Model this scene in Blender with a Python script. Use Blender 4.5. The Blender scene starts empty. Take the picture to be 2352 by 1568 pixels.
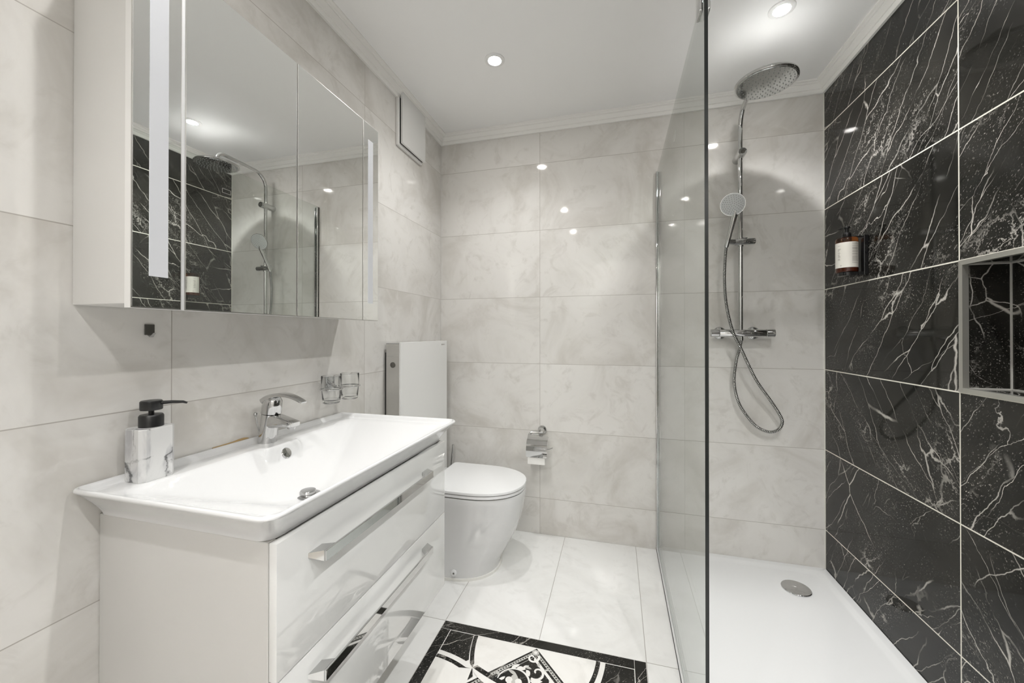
import bpy, bmesh, math, random
from mathutils import Vector, Matrix
R = math.radians
PI = math.pi
S = bpy.context.scene
COL = S.collection

# ------------------------------------------------------------------ room sizes (metres)
W, H = 2.093, 2.45           # left wall at x=0, right wall at x=W, back wall at y=0, camera looks towards +y
YF = -2.80                   # front wall behind the camera
ZT = 0.2116                  # lowest horizontal tile joint
TP = 0.40                    # tile height

# ------------------------------------------------------------------ camera, world, exposure
cam_d = bpy.data.cameras.new('camera')
cam_d.sensor_width = 36.0
cam_d.lens = 36.0 * 886.3 / 2352
cam_d.shift_y = -20.0 / 2352
cam_d.clip_start = 0.02
cam = bpy.data.objects.new('camera', cam_d)
COL.objects.link(cam)
cam.location = (1.0828, -2.27395, 1.1874)
cam.rotation_euler = (R(90 + 0.248), 0, R(15.081))
S.camera = cam
world = bpy.data.worlds.new('world')
S.world = world
world.use_nodes = True
world.node_tree.nodes['Background'].inputs['Color'].default_value = (0.9, 0.95, 1.0, 1)
world.node_tree.nodes['Background'].inputs['Strength'].default_value = 0.3
S.view_settings.view_transform = 'Standard'
S.view_settings.look = 'None'
S.view_settings.gamma = 1.0
S.view_settings.exposure = 1.64
S.cycles.max_bounces = 10
S.cycles.diffuse_bounces = 5
S.cycles.glossy_bounces = 5
S.cycles.transmission_bounces = 8
S.cycles.transparent_max_bounces = 12
S.cycles.sample_clamp_indirect = 6.0
S.cycles.adaptive_threshold = 0.05
LAMPS_W = [9.0, 15.0, 6.3, 16.0, 8.0, 18.0]   # watts of each downlight
HALL_L = 45.0                # glow of the hallway lamp's tube
DOWNLIGHTS = [(0.545, -0.585), (1.706, -0.560), (0.580, -1.630), (1.706, -1.610), (0.580, -2.480), (1.706, -2.480)]

# ------------------------------------------------------------------ node helpers
class NT:
    def __init__(s, name):
        s.m = bpy.data.materials.new(name)
        s.m.use_nodes = True
        s.t = s.m.node_tree
        s.b = s.t.nodes['Principled BSDF']
        s.out = s.t.nodes['Material Output']
    def new(s, typ, **kw):
        n = s.t.nodes.new(typ)
        for k, v in kw.items():
            setattr(n, k, v)
        return n
    def put(s, sock, v):
        if v is None:
            return
        if hasattr(v, 'is_output'):
            s.t.links.new(v, sock)
        else:
            sock.default_value = v
    def math(s, op, a, b=None, c=None, clamp=False):
        n = s.new('ShaderNodeMath', operation=op, use_clamp=clamp)
        s.put(n.inputs[0], a); s.put(n.inputs[1], b); s.put(n.inputs[2], c)
        return n.outputs[0]
    def vec(s, x, y, z):
        n = s.new('ShaderNodeCombineXYZ')
        for i, v in enumerate((x, y, z)):
            s.put(n.inputs[i], v)
        return n.outputs[0]
    def vmath(s, op, a, b=None, scale=None):
        n = s.new('ShaderNodeVectorMath', operation=op)
        s.put(n.inputs[0], a); s.put(n.inputs[1], b)
        if scale is not None:
            s.put(n.inputs['Scale'], scale)
        return n.outputs[0]
    def noise(s, v, scale, detail=4, rough=0.55, dist=0.0, color=False):
        n = s.new('ShaderNodeTexNoise')
        s.put(n.inputs['Vector'], v)
        n.inputs['Scale'].default_value = scale
        n.inputs['Detail'].default_value = detail
        n.inputs['Roughness'].default_value = rough
        n.inputs['Distortion'].default_value = dist
        return n.outputs[1 if color else 0]
    def vor_edge(s, v, scale, rnd=1.0):
        n = s.new('ShaderNodeTexVoronoi', feature='DISTANCE_TO_EDGE')
        s.put(n.inputs['Vector'], v)
        n.inputs['Scale'].default_value = scale
        n.inputs['Randomness'].default_value = rnd
        return n.outputs['Distance']
    def ramp(s, v, a, b, lo=0.0, hi=1.0):
        n = s.new('ShaderNodeMapRange', interpolation_type='SMOOTHSTEP')
        s.put(n.inputs[0], v)
        for i, q in enumerate((a, b, lo, hi)):
            s.put(n.inputs[i + 1], q)
        return n.outputs[0]
    def mix(s, f, a, b):
        n = s.new('ShaderNodeMix', data_type='RGBA')
        s.put(n.inputs[0], f)
        s.put(n.inputs[6], a if hasattr(a, 'is_output') else (*a, 1))
        s.put(n.inputs[7], b if hasattr(b, 'is_output') else (*b, 1))
        return n.outputs[2]
    def pos(s):
        n = s.new('ShaderNodeNewGeometry')
        sp = s.new('ShaderNodeSeparateXYZ')
        s.t.links.new(n.outputs['Position'], sp.inputs[0])
        return sp.outputs[0], sp.outputs[1], sp.outputs[2], n.outputs['Position']
    def white(s, v):
        n = s.new('ShaderNodeTexWhiteNoise', noise_dimensions='3D')
        s.put(n.inputs['Vector'], v)
        return n.outputs['Value'], n.outputs['Color']

def mat(name, col, rough=0.4, metal=0.0, spec=0.5, coat=0.0, **kw):
    n = NT(name)
    n.b.inputs['Base Color'].default_value = (*col, 1)
    n.b.inputs['Roughness'].default_value = rough
    n.b.inputs['Metallic'].default_value = metal
    n.b.inputs['Specular IOR Level'].default_value = spec
    n.b.inputs['Coat Weight'].default_value = coat
    n.b.inputs['Coat Roughness'].default_value = 0.03
    for k, v in kw.items():
        n.b.inputs[k].default_value = v
    # a trace of procedural variation in the gloss, as on any real surface
    p = n.new('ShaderNodeTexCoord').outputs['Object']
    f = n.noise(p, 9.0, 3)
    n.put(n.b.inputs['Roughness'], n.math('MULTIPLY_ADD', f, rough * 0.25, rough * 0.875))
    return n.m

def tiles(nt, u, v, u0, pu, v0, pv, half):
    """grout mask (1 in the joint) and a per-tile id vector"""
    a = nt.math('DIVIDE', nt.math('SUBTRACT', u, u0), pu)
    b = nt.math('DIVIDE', nt.math('SUBTRACT', v, v0), pv)
    fa, fb = nt.math('FLOOR', a), nt.math('FLOOR', b)
    def near(q, p):
        fr = nt.math('FRACT', q)
        d = nt.math('MULTIPLY', nt.math('MINIMUM', fr, nt.math('SUBTRACT', 1.0, fr)), p)
        return d
    d = nt.math('MINIMUM', near(a, pu), near(b, pv))
    g = nt.ramp(d, half * 0.75, half * 1.25, 1.0, 0.0)
    return g, nt.vec(fa, fb, 3.7)

def onyx(name, lo, hi, ax, u0, pu, v0, pv, half, grout, streak=0.28):
    nt = NT(name)
    x, y, z, P = nt.pos()
    u = {'x': x, 'y': y}[ax[0]]
    v = {'z': z, 'y': y}[ax[1]]
    g, tid = tiles(nt, u, v, u0, pu, v0, pv, half)
    r, rc = nt.white(tid)
    q = nt.vmath('ADD', P, nt.vmath('SCALE', rc, scale=37.0))
    big = nt.noise(q, 2.4, 5, 0.6, 1.1)
    med = nt.noise(q, 6.5, 6, 0.62, 2.2)
    wisp = nt.vor_edge(nt.vmath('ADD', q, nt.vmath('SCALE', nt.noise(q, 5.0, 4, 0.6, 0.5, True), scale=0.22)), 5.5)
    c = nt.mix(nt.ramp(big, 0.24, 0.60), lo, hi)
    mid = tuple((0.7 * a + 0.3 * b) * 0.97 for a, b in zip(lo, hi))
    c = nt.mix(nt.math('MULTIPLY', nt.ramp(med, 0.50, 0.70), 0.65), c, mid)
    light = tuple(min(1, h * 1.10) for h in hi)
    w = nt.math('MULTIPLY', nt.ramp(wisp, 0.0, 0.10, 1.0, 0.0), nt.ramp(med, 0.46, 0.66))
    c = nt.mix(nt.math('MULTIPLY', w, streak), c, light)
    # slight shade difference from tile to tile
    c = nt.mix(nt.math('MULTIPLY', r, 0.16), c, lo)
    c = nt.mix(g, c, grout)
    nt.put(nt.b.inputs['Base Color'], c)
    nt.put(nt.b.inputs['Roughness'], nt.math('MULTIPLY_ADD', g, 0.5, 0.055))
    return nt.m

def black_marble(name, ax=None, u0=0, pu=1, v0=0, pv=1, half=0.0, grout=(0.74, 0.71, 0.63), vein=1.0):
    nt = NT(name)
    x, y, z, P = nt.pos()
    if ax:
        u = {'x': x, 'y': y}[ax[0]]
        v = {'z': z, 'y': y}[ax[1]]
        g, tid = tiles(nt, u, v, u0, pu, v0, pv, half)
        r, rc = nt.white(tid)
        q = nt.vmath('ADD', P, nt.vmath('SCALE', rc, scale=23.0))
        # some tiles carry the veins the other way round
        flip = nt.math('MULTIPLY_ADD', nt.math('GREATER_THAN', r, 0.30), -2.0, 1.0)
        sp = nt.new('ShaderNodeSeparateXYZ')
        nt.put(sp.inputs[0], q)
        q = nt.vec(sp.outputs[0], nt.math('MULTIPLY', sp.outputs[1], flip), sp.outputs[2])
    else:
        q = P
    wob = nt.vmath('SCALE', nt.vmath('SUBTRACT', nt.noise(q, 2.2, 4, 0.55, 0.2, True), (0.5, 0.5, 0.5)), scale=0.13)
    fine = nt.vmath('SCALE', nt.vmath('SUBTRACT', nt.noise(q, 22.0, 4, 0.6, 0.2, True), (0.5, 0.5, 0.5)), scale=0.013)
    rag = nt.vmath('SCALE', nt.vmath('SUBTRACT', nt.noise(q, 60.0, 4, 0.65, 0.5, True), (0.5, 0.5, 0.5)), scale=0.05)
    qq = nt.vmath('ADD', nt.vmath('ADD', q, wob), fine)
    q3 = nt.vmath('ADD', qq, rag)
    def streak(vec, ang, along, across):
        # rotate in the wall plane, then stretch along the new axis
        r_ = nt.new('ShaderNodeVectorRotate', rotation_type='X_AXIS' if (ax and ax[0] == 'y' and ax[1] == 'z') else 'Z_AXIS')
        nt.put(r_.inputs['Vector'], vec)
        r_.inputs['Angle'].default_value = R(ang)
        return nt.vmath('MULTIPLY', r_.outputs[0], (along if not (ax and ax[1] == 'z') else across, along if (ax and ax[1] == 'z') else across, across))
    m1 = streak(qq, -47, 0.42, 1.9)
    m2 = streak(nt.vmath('ADD', qq, (3, 5, 8)), -55, 0.42, 3.2)
    m3 = streak(nt.vmath('ADD', q3, (6, 1, 2)), -50, 0.8, 1.7)
    m4 = streak(nt.vmath('ADD', qq, (9, 4, 7)), 62, 0.8, 1.4)
    e1, e2, e3, e4 = nt.vor_edge(m1, 2.6), nt.vor_edge(m2, 3.2), nt.vor_edge(m3, 9.0), nt.vor_edge(m4, 1.9)
    k1, k2 = nt.noise(nt.vmath('ADD', q, (1, 8, 3)), 3.2, 3), nt.noise(nt.vmath('ADD', q, (7, 3, 1)), 3.4, 3)
    k3, k4 = nt.noise(streak(nt.vmath('ADD', q, (2, 9, 4)), -47, 0.6, 1.5), 3.2, 3), nt.noise(nt.vmath('ADD', q, (4, 4, 9)), 2.5, 3)
    w1 = nt.math('MULTIPLY_ADD', nt.ramp(nt.noise(q, 14.0, 3), 0.46, 0.82), 0.008, 0.0018)
    v1 = nt.math('MULTIPLY', nt.ramp(nt.math('DIVIDE', e1, w1), 0.35, 1.0, 1.0, 0.0), nt.ramp(k1, 0.44, 0.62, 0.02, 0.90))
    v2 = nt.math('MULTIPLY', nt.ramp(e2, 0.002, 0.016, 0.62, 0.0), nt.ramp(k2, 0.40, 0.58))
    v3 = nt.math('MULTIPLY', nt.ramp(e3, 0.008, 0.05, 0.55, 0.0), nt.ramp(k3, 0.54, 0.70))
    v5 = nt.math('MULTIPLY', nt.ramp(e4, 0.001, 0.006, 0.7, 0.0), nt.ramp(k4, 0.52, 0.64))
    spk = nt.noise(streak(q, -47, 0.6, 1.2), 210.0, 3, 0.65)
    v4 = nt.math('MULTIPLY', nt.ramp(spk, 0.59, 0.70, 0.0, 0.60), nt.ramp(k3, 0.40, 0.62))
    v3 = nt.math('MAXIMUM', v3, v5)
    cloud = nt.noise(q, 3.0, 4, 0.6, 0.8)
    base = nt.mix(nt.ramp(cloud, 0.35, 0.7), (0.009, 0.0088, 0.0075), (0.023, 0.0215, 0.018))
    vv = nt.math('MAXIMUM', nt.math('MAXIMUM', v1, v2), nt.math('MAXIMUM', v3, v4))
    vv = nt.math('MULTIPLY', vv, vein, clamp=True)
    c = nt.mix(vv, base, (0.74, 0.70, 0.64))
    if ax:
        c = nt.mix(g, c, grout)
        nt.put(nt.b.inputs['Roughness'], nt.math('MULTIPLY_ADD', g, 0.5, 0.05))
    else:
        nt.b.inputs['Roughness'].default_value = 0.07
    nt.b.inputs['Specular IOR Level'].default_value = 0.32
    nt.put(nt.b.inputs['Base Color'], c)
    return nt.m

def clear_glass(name, tint, body=0.0, bodycol=(0.8, 0.85, 0.82), ior=1.5):
    """sheet glass: straight see-through with a Fresnel mirror, as a thin pane shows"""
    nt = NT(name)
    nt.t.nodes.remove(nt.b)
    tr = nt.new('ShaderNodeBsdfTransparent')
    tr.inputs['Color'].default_value = (*tint, 1)
    gl = nt.new('ShaderNodeBsdfGlossy')
    gl.inputs['Roughness'].default_value = 0.0
    fr = nt.new('ShaderNodeFresnel')
    geo = nt.new('ShaderNodeNewGeometry')
    nt.put(fr.inputs['IOR'], nt.math('MULTIPLY_ADD', geo.outputs['Backfacing'], 1.0 / ior - ior, ior))
    mx = nt.new('ShaderNodeMixShader')
    nt.t.links.new(fr.outputs[0], mx.inputs[0])
    nt.t.links.new(tr.outputs[0], mx.inputs[1])
    nt.t.links.new(gl.outputs[0], mx.inputs[2])
    last = mx.outputs[0]
    nt.t.links.new(last, nt.out.inputs['Surface'])
    return nt.m

def real_glass(name, tint=(1, 1, 1), ior=1.45, rough=0.0):
    return mat(name, tint, rough, 0, 0.5, **{'Transmission Weight': 1.0, 'IOR': ior})

# ------------------------------------------------------------------ materials
GROUT = (0.40, 0.375, 0.34)
LO, HI = (0.560, 0.536, 0.494), (0.740, 0.724, 0.694)
M = {}
M['wall_left'] = onyx('beige_onyx_left', LO, HI, 'yz', -1.557, 0.773, ZT, TP, 0.0012, GROUT)
M['wall_back'] = onyx('beige_onyx_back', LO, HI, 'xz', 0.643, 0.80, ZT, TP, 0.0012, GROUT)
M['wall_front'] = onyx('beige_onyx_front', LO, HI, 'xz', 0.643, 0.80, ZT, TP, 0.0012, GROUT)
M['floor'] = onyx('white_onyx_floor', (0.72, 0.71, 0.69), (0.83, 0.825, 0.81), 'xy', 0.398, 0.395, -0.793, 0.79, 0.0013, (0.36, 0.34, 0.31), 0.2)
M['floor_white'] = onyx('white_onyx_inlay', (0.68, 0.66, 0.625), (0.80, 0.785, 0.755), 'xy', 0.398, 9.0, 9.0, 9.0, 0.0001, GROUT, 0.2)
M['wall_right'] = black_marble('black_marble_wall', 'yz', -0.785, 0.80, ZT, TP, 0.0021)
M['black_plain'] = black_marble('black_marble_plain')
M['black_floor'] = black_marble('black_marble_inlay', vein=0.8)
M['ceiling'] = mat('white_ceiling_paint', (0.92, 0.918, 0.91), 0.55)
M['cornice'] = mat('cream_cornice_paint', (0.86, 0.85, 0.82), 0.45)
M['white_gloss'] = mat('white_lacquer', (0.76, 0.76, 0.745), 0.06, coat=0.6)
M['ceramic'] = mat('white_ceramic', (0.70, 0.70, 0.698), 0.05, coat=0.5)
M['tray'] = mat('white_tray_acrylic', (0.76, 0.76, 0.76), 0.10)
M['seat_plastic'] = mat('white_seat_plastic', (0.78, 0.78, 0.78), 0.18)
M['white_matte'] = mat('white_matte', (0.80, 0.79, 0.77), 0.5)
M['seal'] = mat('white_silicone', (0.80, 0.79, 0.75), 0.35)
M['chrome'] = mat('chrome', (0.60, 0.60, 0.595), 0.035, 1.0)
M['hose_steel'] = mat('hose_steel', (0.40, 0.40, 0.39), 0.12, 1.0)
M['chrome_satin'] = mat('satin_chrome', (0.48, 0.48, 0.475), 0.22, 1.0)
M['damper_top'] = mat('dark_absorbing_top', (0.17, 0.17, 0.165), 0.75, 0.4)  # kept dark so the head throws less lamplight back up
M['rust'] = mat('rusty_sealant', (0.42, 0.29, 0.13), 0.6)
M['alu'] = mat('brushed_aluminium', (0.62, 0.61, 0.59), 0.32, 1.0)
M['carcass'] = mat('shaded_white_lacquer', (0.60, 0.59, 0.565), 0.10, coat=0.4)  # drawer lacquer with the dimmer light on the end panels put into its colour
M['cabinet_white'] = mat('cabinet_satin_white', (0.68, 0.67, 0.645), 0.4)
M['alu_bright'] = mat('bright_aluminium', (0.80, 0.80, 0.80), 0.45, 0.5)
M['niche_trim'] = mat('grey_metal_trim', (0.56, 0.55, 0.51), 0.30, 0.85)
M['mirror'] = mat('mirror_silver', (0.93, 0.94, 0.93), 0.0, 1.0)
M['frost'] = mat('frosted_light_strip', (0.60, 0.61, 0.635), 0.5)
M['black'] = mat('matt_black_plastic', (0.012, 0.012, 0.012), 0.35)
M['black_gloss'] = mat('gloss_black_plastic', (0.008, 0.008, 0.008), 0.10)
M['dark_gap'] = mat('dark_shadow_gap', (0.02, 0.02, 0.018), 0.6)
M['dark_metal'] = mat('dark_grey_metal', (0.16, 0.155, 0.14), 0.35, 0.9)
M['grey_spray'] = mat('grey_spray_plate', (0.50, 0.51, 0.50), 0.10, 0.9)
M['light_spray'] = mat('light_grey_spray_plate', (0.60, 0.61, 0.61), 0.30)
M['nozzle'] = mat('dark_rubber_nozzle', (0.10, 0.10, 0.10), 0.5)
M['nozzle_light'] = mat('grey_rubber_nozzle', (0.33, 0.33, 0.33), 0.5)
M['paper'] = mat('white_tissue', (0.86, 0.85, 0.82), 0.9)
M['label'] = mat('cream_label_paper', (0.74, 0.71, 0.65), 0.6)
M['ink'] = mat('grey_brown_ink', (0.16, 0.13, 0.11), 0.7)
M['grout_white'] = mat('white_corner_grout', (0.70, 0.69, 0.63), 0.6)
M['grout_grey'] = mat('grey_niche_grout', (0.50, 0.49, 0.45), 0.6)
M['stone_light'] = mat('pale_grey_inlay', (0.50, 0.49, 0.46), 0.1)
M['ring_white'] = mat('white_downlight_ring', (0.86, 0.86, 0.85), 0.4)
M['amber'] = real_glass('amber_glass', (0.50, 0.17, 0.05), 1.45)
M['soap'] = mat('amber_soap', (0.16, 0.05, 0.015), 0.25)
M['tumbler'] = real_glass('clear_tumbler_glass', (0.99, 0.995, 0.99), 1.45)
M['pane'] = clear_glass('shower_glass', (0.955, 0.972, 0.958))
M['edge'] = mat('dark_refraction_edge', (0.008, 0.010, 0.009), 0.12)  # black stands in for the dark wall refracted in the pane's edge
M['wood_door'] = mat('white_door_paint', (0.84, 0.84, 0.83), 0.3)
nt = NT('grey_white_marble')
p = nt.pos()[3]
w = nt.noise(nt.vmath('MULTIPLY', p, (1, 1, 0.5)), 19.0, 4, 0.55, 0.8)
c = nt.mix(nt.ramp(w, 0.50, 0.72), (0.66, 0.66, 0.65), (0.40, 0.40, 0.41))
w2 = nt.math('MULTIPLY', nt.ramp(nt.vor_edge(nt.vmath('ADD', p, nt.vmath('SCALE', nt.noise(p, 20.0, 4, 0.6, 0, True), scale=0.05)), 13.0), 0.0, 0.05, 1, 0), nt.ramp(w, 0.5, 0.64))
c = nt.mix(w2, c, (0.10, 0.10, 0.10))
nt.put(nt.b.inputs['Base Color'], c)
nt.b.inputs['Roughness'].default_value = 0.3
M['grey_marble'] = nt.m
nt = NT('downlight_lens')
nt.b.inputs['Base Color'].default_value = (1, 1, 1, 1)
nt.b.inputs['Emission Color'].default_value = (1, 0.97, 0.93, 1)
nt.b.inputs['Emission Strength'].default_value = 90.0
M['lens'] = nt.m
nt = NT('hall_lamp_glass')
nt.b.inputs['Emission Color'].default_value = (1, 0.97, 0.93, 1)
nt.b.inputs['Emission Strength'].default_value = HALL_L
M['hall_lens'] = nt.m
M['hall_floor'] = mat('pale_hall_floor', (0.55, 0.52, 0.47), 0.35)

# ------------------------------------------------------------------ mesh helpers
class MB:
    def __init__(s):
        s.v, s.f, s.mi, s.mats = [], [], [], []
        s.cur = 0
    def use(s, m):
        if m not in s.mats:
            s.mats.append(m)
        s.cur = s.mats.index(m)
        return s
    def add(s, vs, fs):
        o = len(s.v)
        s.v += [tuple(v) for v in vs]
        s.f += [tuple(i + o for i in f) for f in fs]
        s.mi += [s.cur] * len(fs)
        return s
    def box(s, a, b):
        (x0, y0, z0), (x1, y1, z1) = a, b
        return s.add([(x0, y0, z0), (x1, y0, z0), (x1, y1, z0), (x0, y1, z0), (x0, y0, z1), (x1, y0, z1), (x1, y1, z1), (x0, y1, z1)],
                     [(3, 2, 1, 0), (4, 5, 6, 7), (0, 1, 5, 4), (1, 2, 6, 5), (2, 3, 7, 6), (3, 0, 4, 7)])
    def rbox(s, a, b, r=0.003, n=2):
        bm = bmesh.new()
        bmesh.ops.create_cube(bm, size=1)
        c = [(a[i] + b[i]) / 2 for i in range(3)]
        d = [abs(b[i] - a[i]) for i in range(3)]
        for v in bm.verts:
            v.co = Vector((c[i] + v.co[i] * d[i] for i in range(3)))
        r = min(r, min(d) * 0.49)
        bmesh.ops.bevel(bm, geom=bm.edges[:], offset=r, segments=n, affect='EDGES', profile=0.5)
        return s.addbm(bm)
    def addbm(s, bm):
        bmesh.ops.recalc_face_normals(bm, faces=bm.faces[:])
        bm.verts.index_update()
        s.add([v.co for v in bm.verts], [[v.index for v in f.verts] for f in bm.faces])
        bm.free()
        return s
    def rings(s, rings, cap0=True, cap1=True, closed=False):
        n = len(rings[0])
        vs = [p for r in rings for p in r]
        fs = []
        k = len(rings)
        for i in range(k if closed else k - 1):
            j = (i + 1) % k
            for q in range(n):
                fs.append((i * n + q, i * n + (q + 1) % n, j * n + (q + 1) % n, j * n + q))
        if not closed:
            if cap0:
                fs.append(tuple(reversed(range(n))))
            if cap1:
                fs.append(tuple((k - 1) * n + q for q in range(n)))
        return s.add(vs, fs)
    def tube(s, pts, r, n=16, caps=True):
        pts = [Vector(p) for p in pts]
        rr = r if isinstance(r, (list, tuple)) else [r] * len(pts)
        t0 = (pts[1] - pts[0]).normalized()
        a = t0.orthogonal().normalized()
        rings = []
        for i, p in enumerate(pts):
            if i == 0:
                t = pts[1] - pts[0]
            elif i == len(pts) - 1:
                t = pts[-1] - pts[-2]
            else:
                t = (pts[i + 1] - pts[i]).normalized() + (pts[i] - pts[i - 1]).normalized()
            t.normalize()
            a = (a - t * a.dot(t)).normalized()
            b = t.cross(a)
            rings.append([p + (a * math.cos(2 * PI * q / n) + b * math.sin(2 * PI * q / n)) * rr[i] for q in range(n)])
        return s.rings(rings, caps, caps)
    def cyl(s, p0, p1, r0, r1=None, n=32, bev=0.0):
        p0, p1 = Vector(p0), Vector(p1)
        r1 = r0 if r1 is None else r1
        if bev:
            d = (p1 - p0).normalized() * bev
            return s.tube_straight([p0, p0 + d, p1 - d, p1], [r0 - bev, r0, r1, r1 - bev], n)
        return s.tube_straight([p0, p1], [r0, r1], n)
    def tube_straight(s, pts, rr, n=32):
        pts = [Vector(p) for p in pts]
        t = (pts[-1] - pts[0]).normalized()
        a = t.orthogonal().normalized()
        b = t.cross(a)
        return s.rings([[p + (a * math.cos(2 * PI * q / n) + b * math.sin(2 * PI * q / n)) * r for q in range(n)] for p, r in zip(pts, rr)])
    def lathe(s, prof, base, axis=(0, 0, 1), n=40, closed=False):
        """prof: list of (radius, height along axis)"""
        t = Vector(axis).normalized()
        a = t.orthogonal().normalized()
        b = t.cross(a)
        o = Vector(base)
        return s.rings([[o + t * h + (a * math.cos(2 * PI * q / n) + b * math.sin(2 * PI * q / n)) * max(r, 1e-5) for q in range(n)] for r, h in prof],
                       prof[0][0] > 1e-4, prof[-1][0] > 1e-4, closed)
    def prism(s, poly, axis, a, b):
        """poly: 2-D outline in the two axes other than `axis`, drawn from a to b"""
        def P(q, h):
            return {'x': (h, q[0], q[1]), 'y': (q[0], h, q[1]), 'z': (q[0], q[1], h)}[axis]
        return s.rings([[P(q, a) for q in poly], [P(q, b) for q in poly]])
    def build(s, name, material, parent=None, smooth=None, fix=True):
        me = bpy.data.meshes.new(name)
        o = bpy.data.objects.new(name, me)
        base = Vector((0, 0, 0))
        if parent is not None:
            base = Vector(parent['_base']) if '_base' in parent else Vector((0, 0, 0))
        me.from_pydata([Vector(v) - base for v in s.v], [], s.f)
        mats = s.mats if s.mats else [material]
        for m in mats:
            me.materials.append(M[m] if isinstance(m, str) else m)
        for pl, i in zip(me.polygons, s.mi):
            pl.material_index = i
        if fix:
            bm = bmesh.new()
            bm.from_mesh(me)
            bmesh.ops.recalc_face_normals(bm, faces=bm.faces[:])
            bm.to_mesh(me)
            bm.free()
        if smooth is not None:
            for pl in me.polygons:
                pl.use_smooth = True
            me.set_sharp_from_angle(angle=R(smooth))
        COL.objects.link(o)
        if parent is not None:
            o.parent = parent
            o['_base'] = tuple(base)
        return o

def thing(name, label, cat, base, group=None):
    o = bpy.data.objects.new(name, None)
    o.empty_display_size = 0.05
    COL.objects.link(o)
    o.location = base
    o['_base'] = tuple(base)
    o['label'] = label
    o['category'] = cat
    if group:
        o['group'] = group
    return o

def tag(o, label, cat, group=None):
    o['label'] = label
    o['category'] = cat
    if group:
        o['group'] = group
    return o

def struct(o):
    o['kind'] = 'structure'
    return o

def catmull(pts, step):
    pts = [Vector(p) for p in pts]
    P = [pts[0] * 2 - pts[1]] + pts + [pts[-1] * 2 - pts[-2]]
    dense = []
    for i in range(1, len(P) - 2):
        a, b, c, d = P[i - 1:i + 3]
        for k in range(40):
            t = k / 40
            dense.append(0.5 * ((2 * b) + (c - a) * t + (2 * a - 5 * b + 4 * c - d) * t * t + (3 * b - a - 3 * c + d) * t ** 3))
    dense.append(pts[-1])
    out, acc = [dense[0]], 0.0
    for a, b in zip(dense, dense[1:]):
        L = (b - a).length
        while acc + L >= step:
            f = (step - acc) / L
            a = a + (b - a) * f
            L = (b - a).length
            acc = 0.0
            out.append(a.copy())
        acc += L
    return out

def rrect(x0, y0, x1, y1, r, n=8):
    """rounded rectangle outline, r may be one radius or four (x0y0, x1y0, x1y1, x0y1)"""
    rr = r if isinstance(r, (list, tuple)) else [r] * 4
    out = []
    for (cx, cy, a0), q in zip(((x0 + rr[0], y0 + rr[0], 180), (x1 - rr[1], y0 + rr[1], 270), (x1 - rr[2], y1 - rr[2], 0), (x0 + rr[3], y1 - rr[3], 90)), rr):
        for k in range(n + 1):
            a = R(a0 + 90 * k / n)
            out.append((cx + q * math.cos(a), cy + q * math.sin(a)))
    return out

def text_mesh(body, size, origin, xdir, ydir, name, material, parent):
    """flat lettering as a mesh"""
    cu = bpy.data.curves.new(name, 'FONT')
    cu.body = body
    cu.size = size
    cu.resolution_u = 2
    t = bpy.data.objects.new('tmp_text', cu)
    COL.objects.link(t)
    dg = bpy.context.evaluated_depsgraph_get()
    me = bpy.data.meshes.new_from_object(t.evaluated_get(dg))
    bpy.data.objects.remove(t)
    X, Y, O = Vector(xdir).normalized(), Vector(ydir).normalized(), Vector(origin)
    mb = MB()
    mb.add([O + X * v.co.x + Y * v.co.y for v in me.vertices], [list(p.vertices) for p in me.polygons])
    bpy.data.meshes.remove(me)
    return mb.build(name, material, parent, fix=False)

# ================================================================== ROOM SHELL
fl = struct(MB().box((-0.1, YF - 0.1, -0.1), (W + 0.1, 0.1, 0.0)).build('floor', 'floor'))
struct(MB().box((-0.1, YF - 0.1, H), (W + 0.1, 0.1, H + 0.1)).build('ceiling', 'ceiling'))
struct(MB().box((-0.1, YF - 0.1, 0.0), (0.0, 0.1, H)).build('wall_left', 'wall_left'))
struct(MB().box((0.0, 0.0, 0.0), (W, 0.1, H)).build('wall_back', 'wall_back'))

# right wall with the tiled niche cut into it
NY0, NY1, NZ0, NZ1, ND = -1.585 + 0.012, -0.785 - 0.012, ZT + 2 * TP + 0.012, ZT + 3 * TP - 0.012, 0.112
mb = MB().use('wall_right')
mb.box((W, YF - 0.1, 0), (W + 0.15, NY0, H)).box((W, NY1, 0), (W + 0.15, 0.1, H))
mb.box((W, NY0, 0), (W + 0.15, NY1, NZ0)).box((W, NY0, NZ1), (W + 0.15, NY1, H))
mb.use('black_plain').box((W + ND, NY0, NZ0), (W + 0.15, NY1, NZ1))
wr = struct(mb.build('wall_right', 'wall_right'))
# the lining tiles of the niche and its grout lines
e = 0.0006
mb = MB().use('black_plain')
mb.box((W + 0.002, NY1 - e, NZ0), (W + ND, NY1, NZ1)).box((W + 0.002, NY0, NZ0), (W + ND, NY0 + e, NZ1))
mb.box((W + 0.002, NY0, NZ0), (W + ND, NY1, NZ0 + e)).box((W + 0.002, NY0, NZ1 - e), (W + ND, NY1, NZ1))
mb.build('niche_lining', 'black_plain', wr)
g = 0.0035
mb = MB()
for yy in (NY1 - e - g, NY0 + e):
    mb.box((W + ND - g, yy, NZ0), (W + ND, yy + g, NZ1))
for zz in (NZ0 + e, NZ1 - e - g):
    mb.box((W + ND - g, NY0, zz), (W + ND, NY1, zz + g))
    mb.box((W + 0.012, NY1 - e - g, zz), (W + ND, NY1 - e, zz + g))
ym = NY1 - 0.045
for zz in (NZ0 + e, NZ1 - e - 0.001):
    mb.box((W + 0.012, ym - 0.45, zz), (W + ND, ym - 0.446, zz + 0.001))
mb.build('niche_grout', 'grout_grey', wr)
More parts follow.
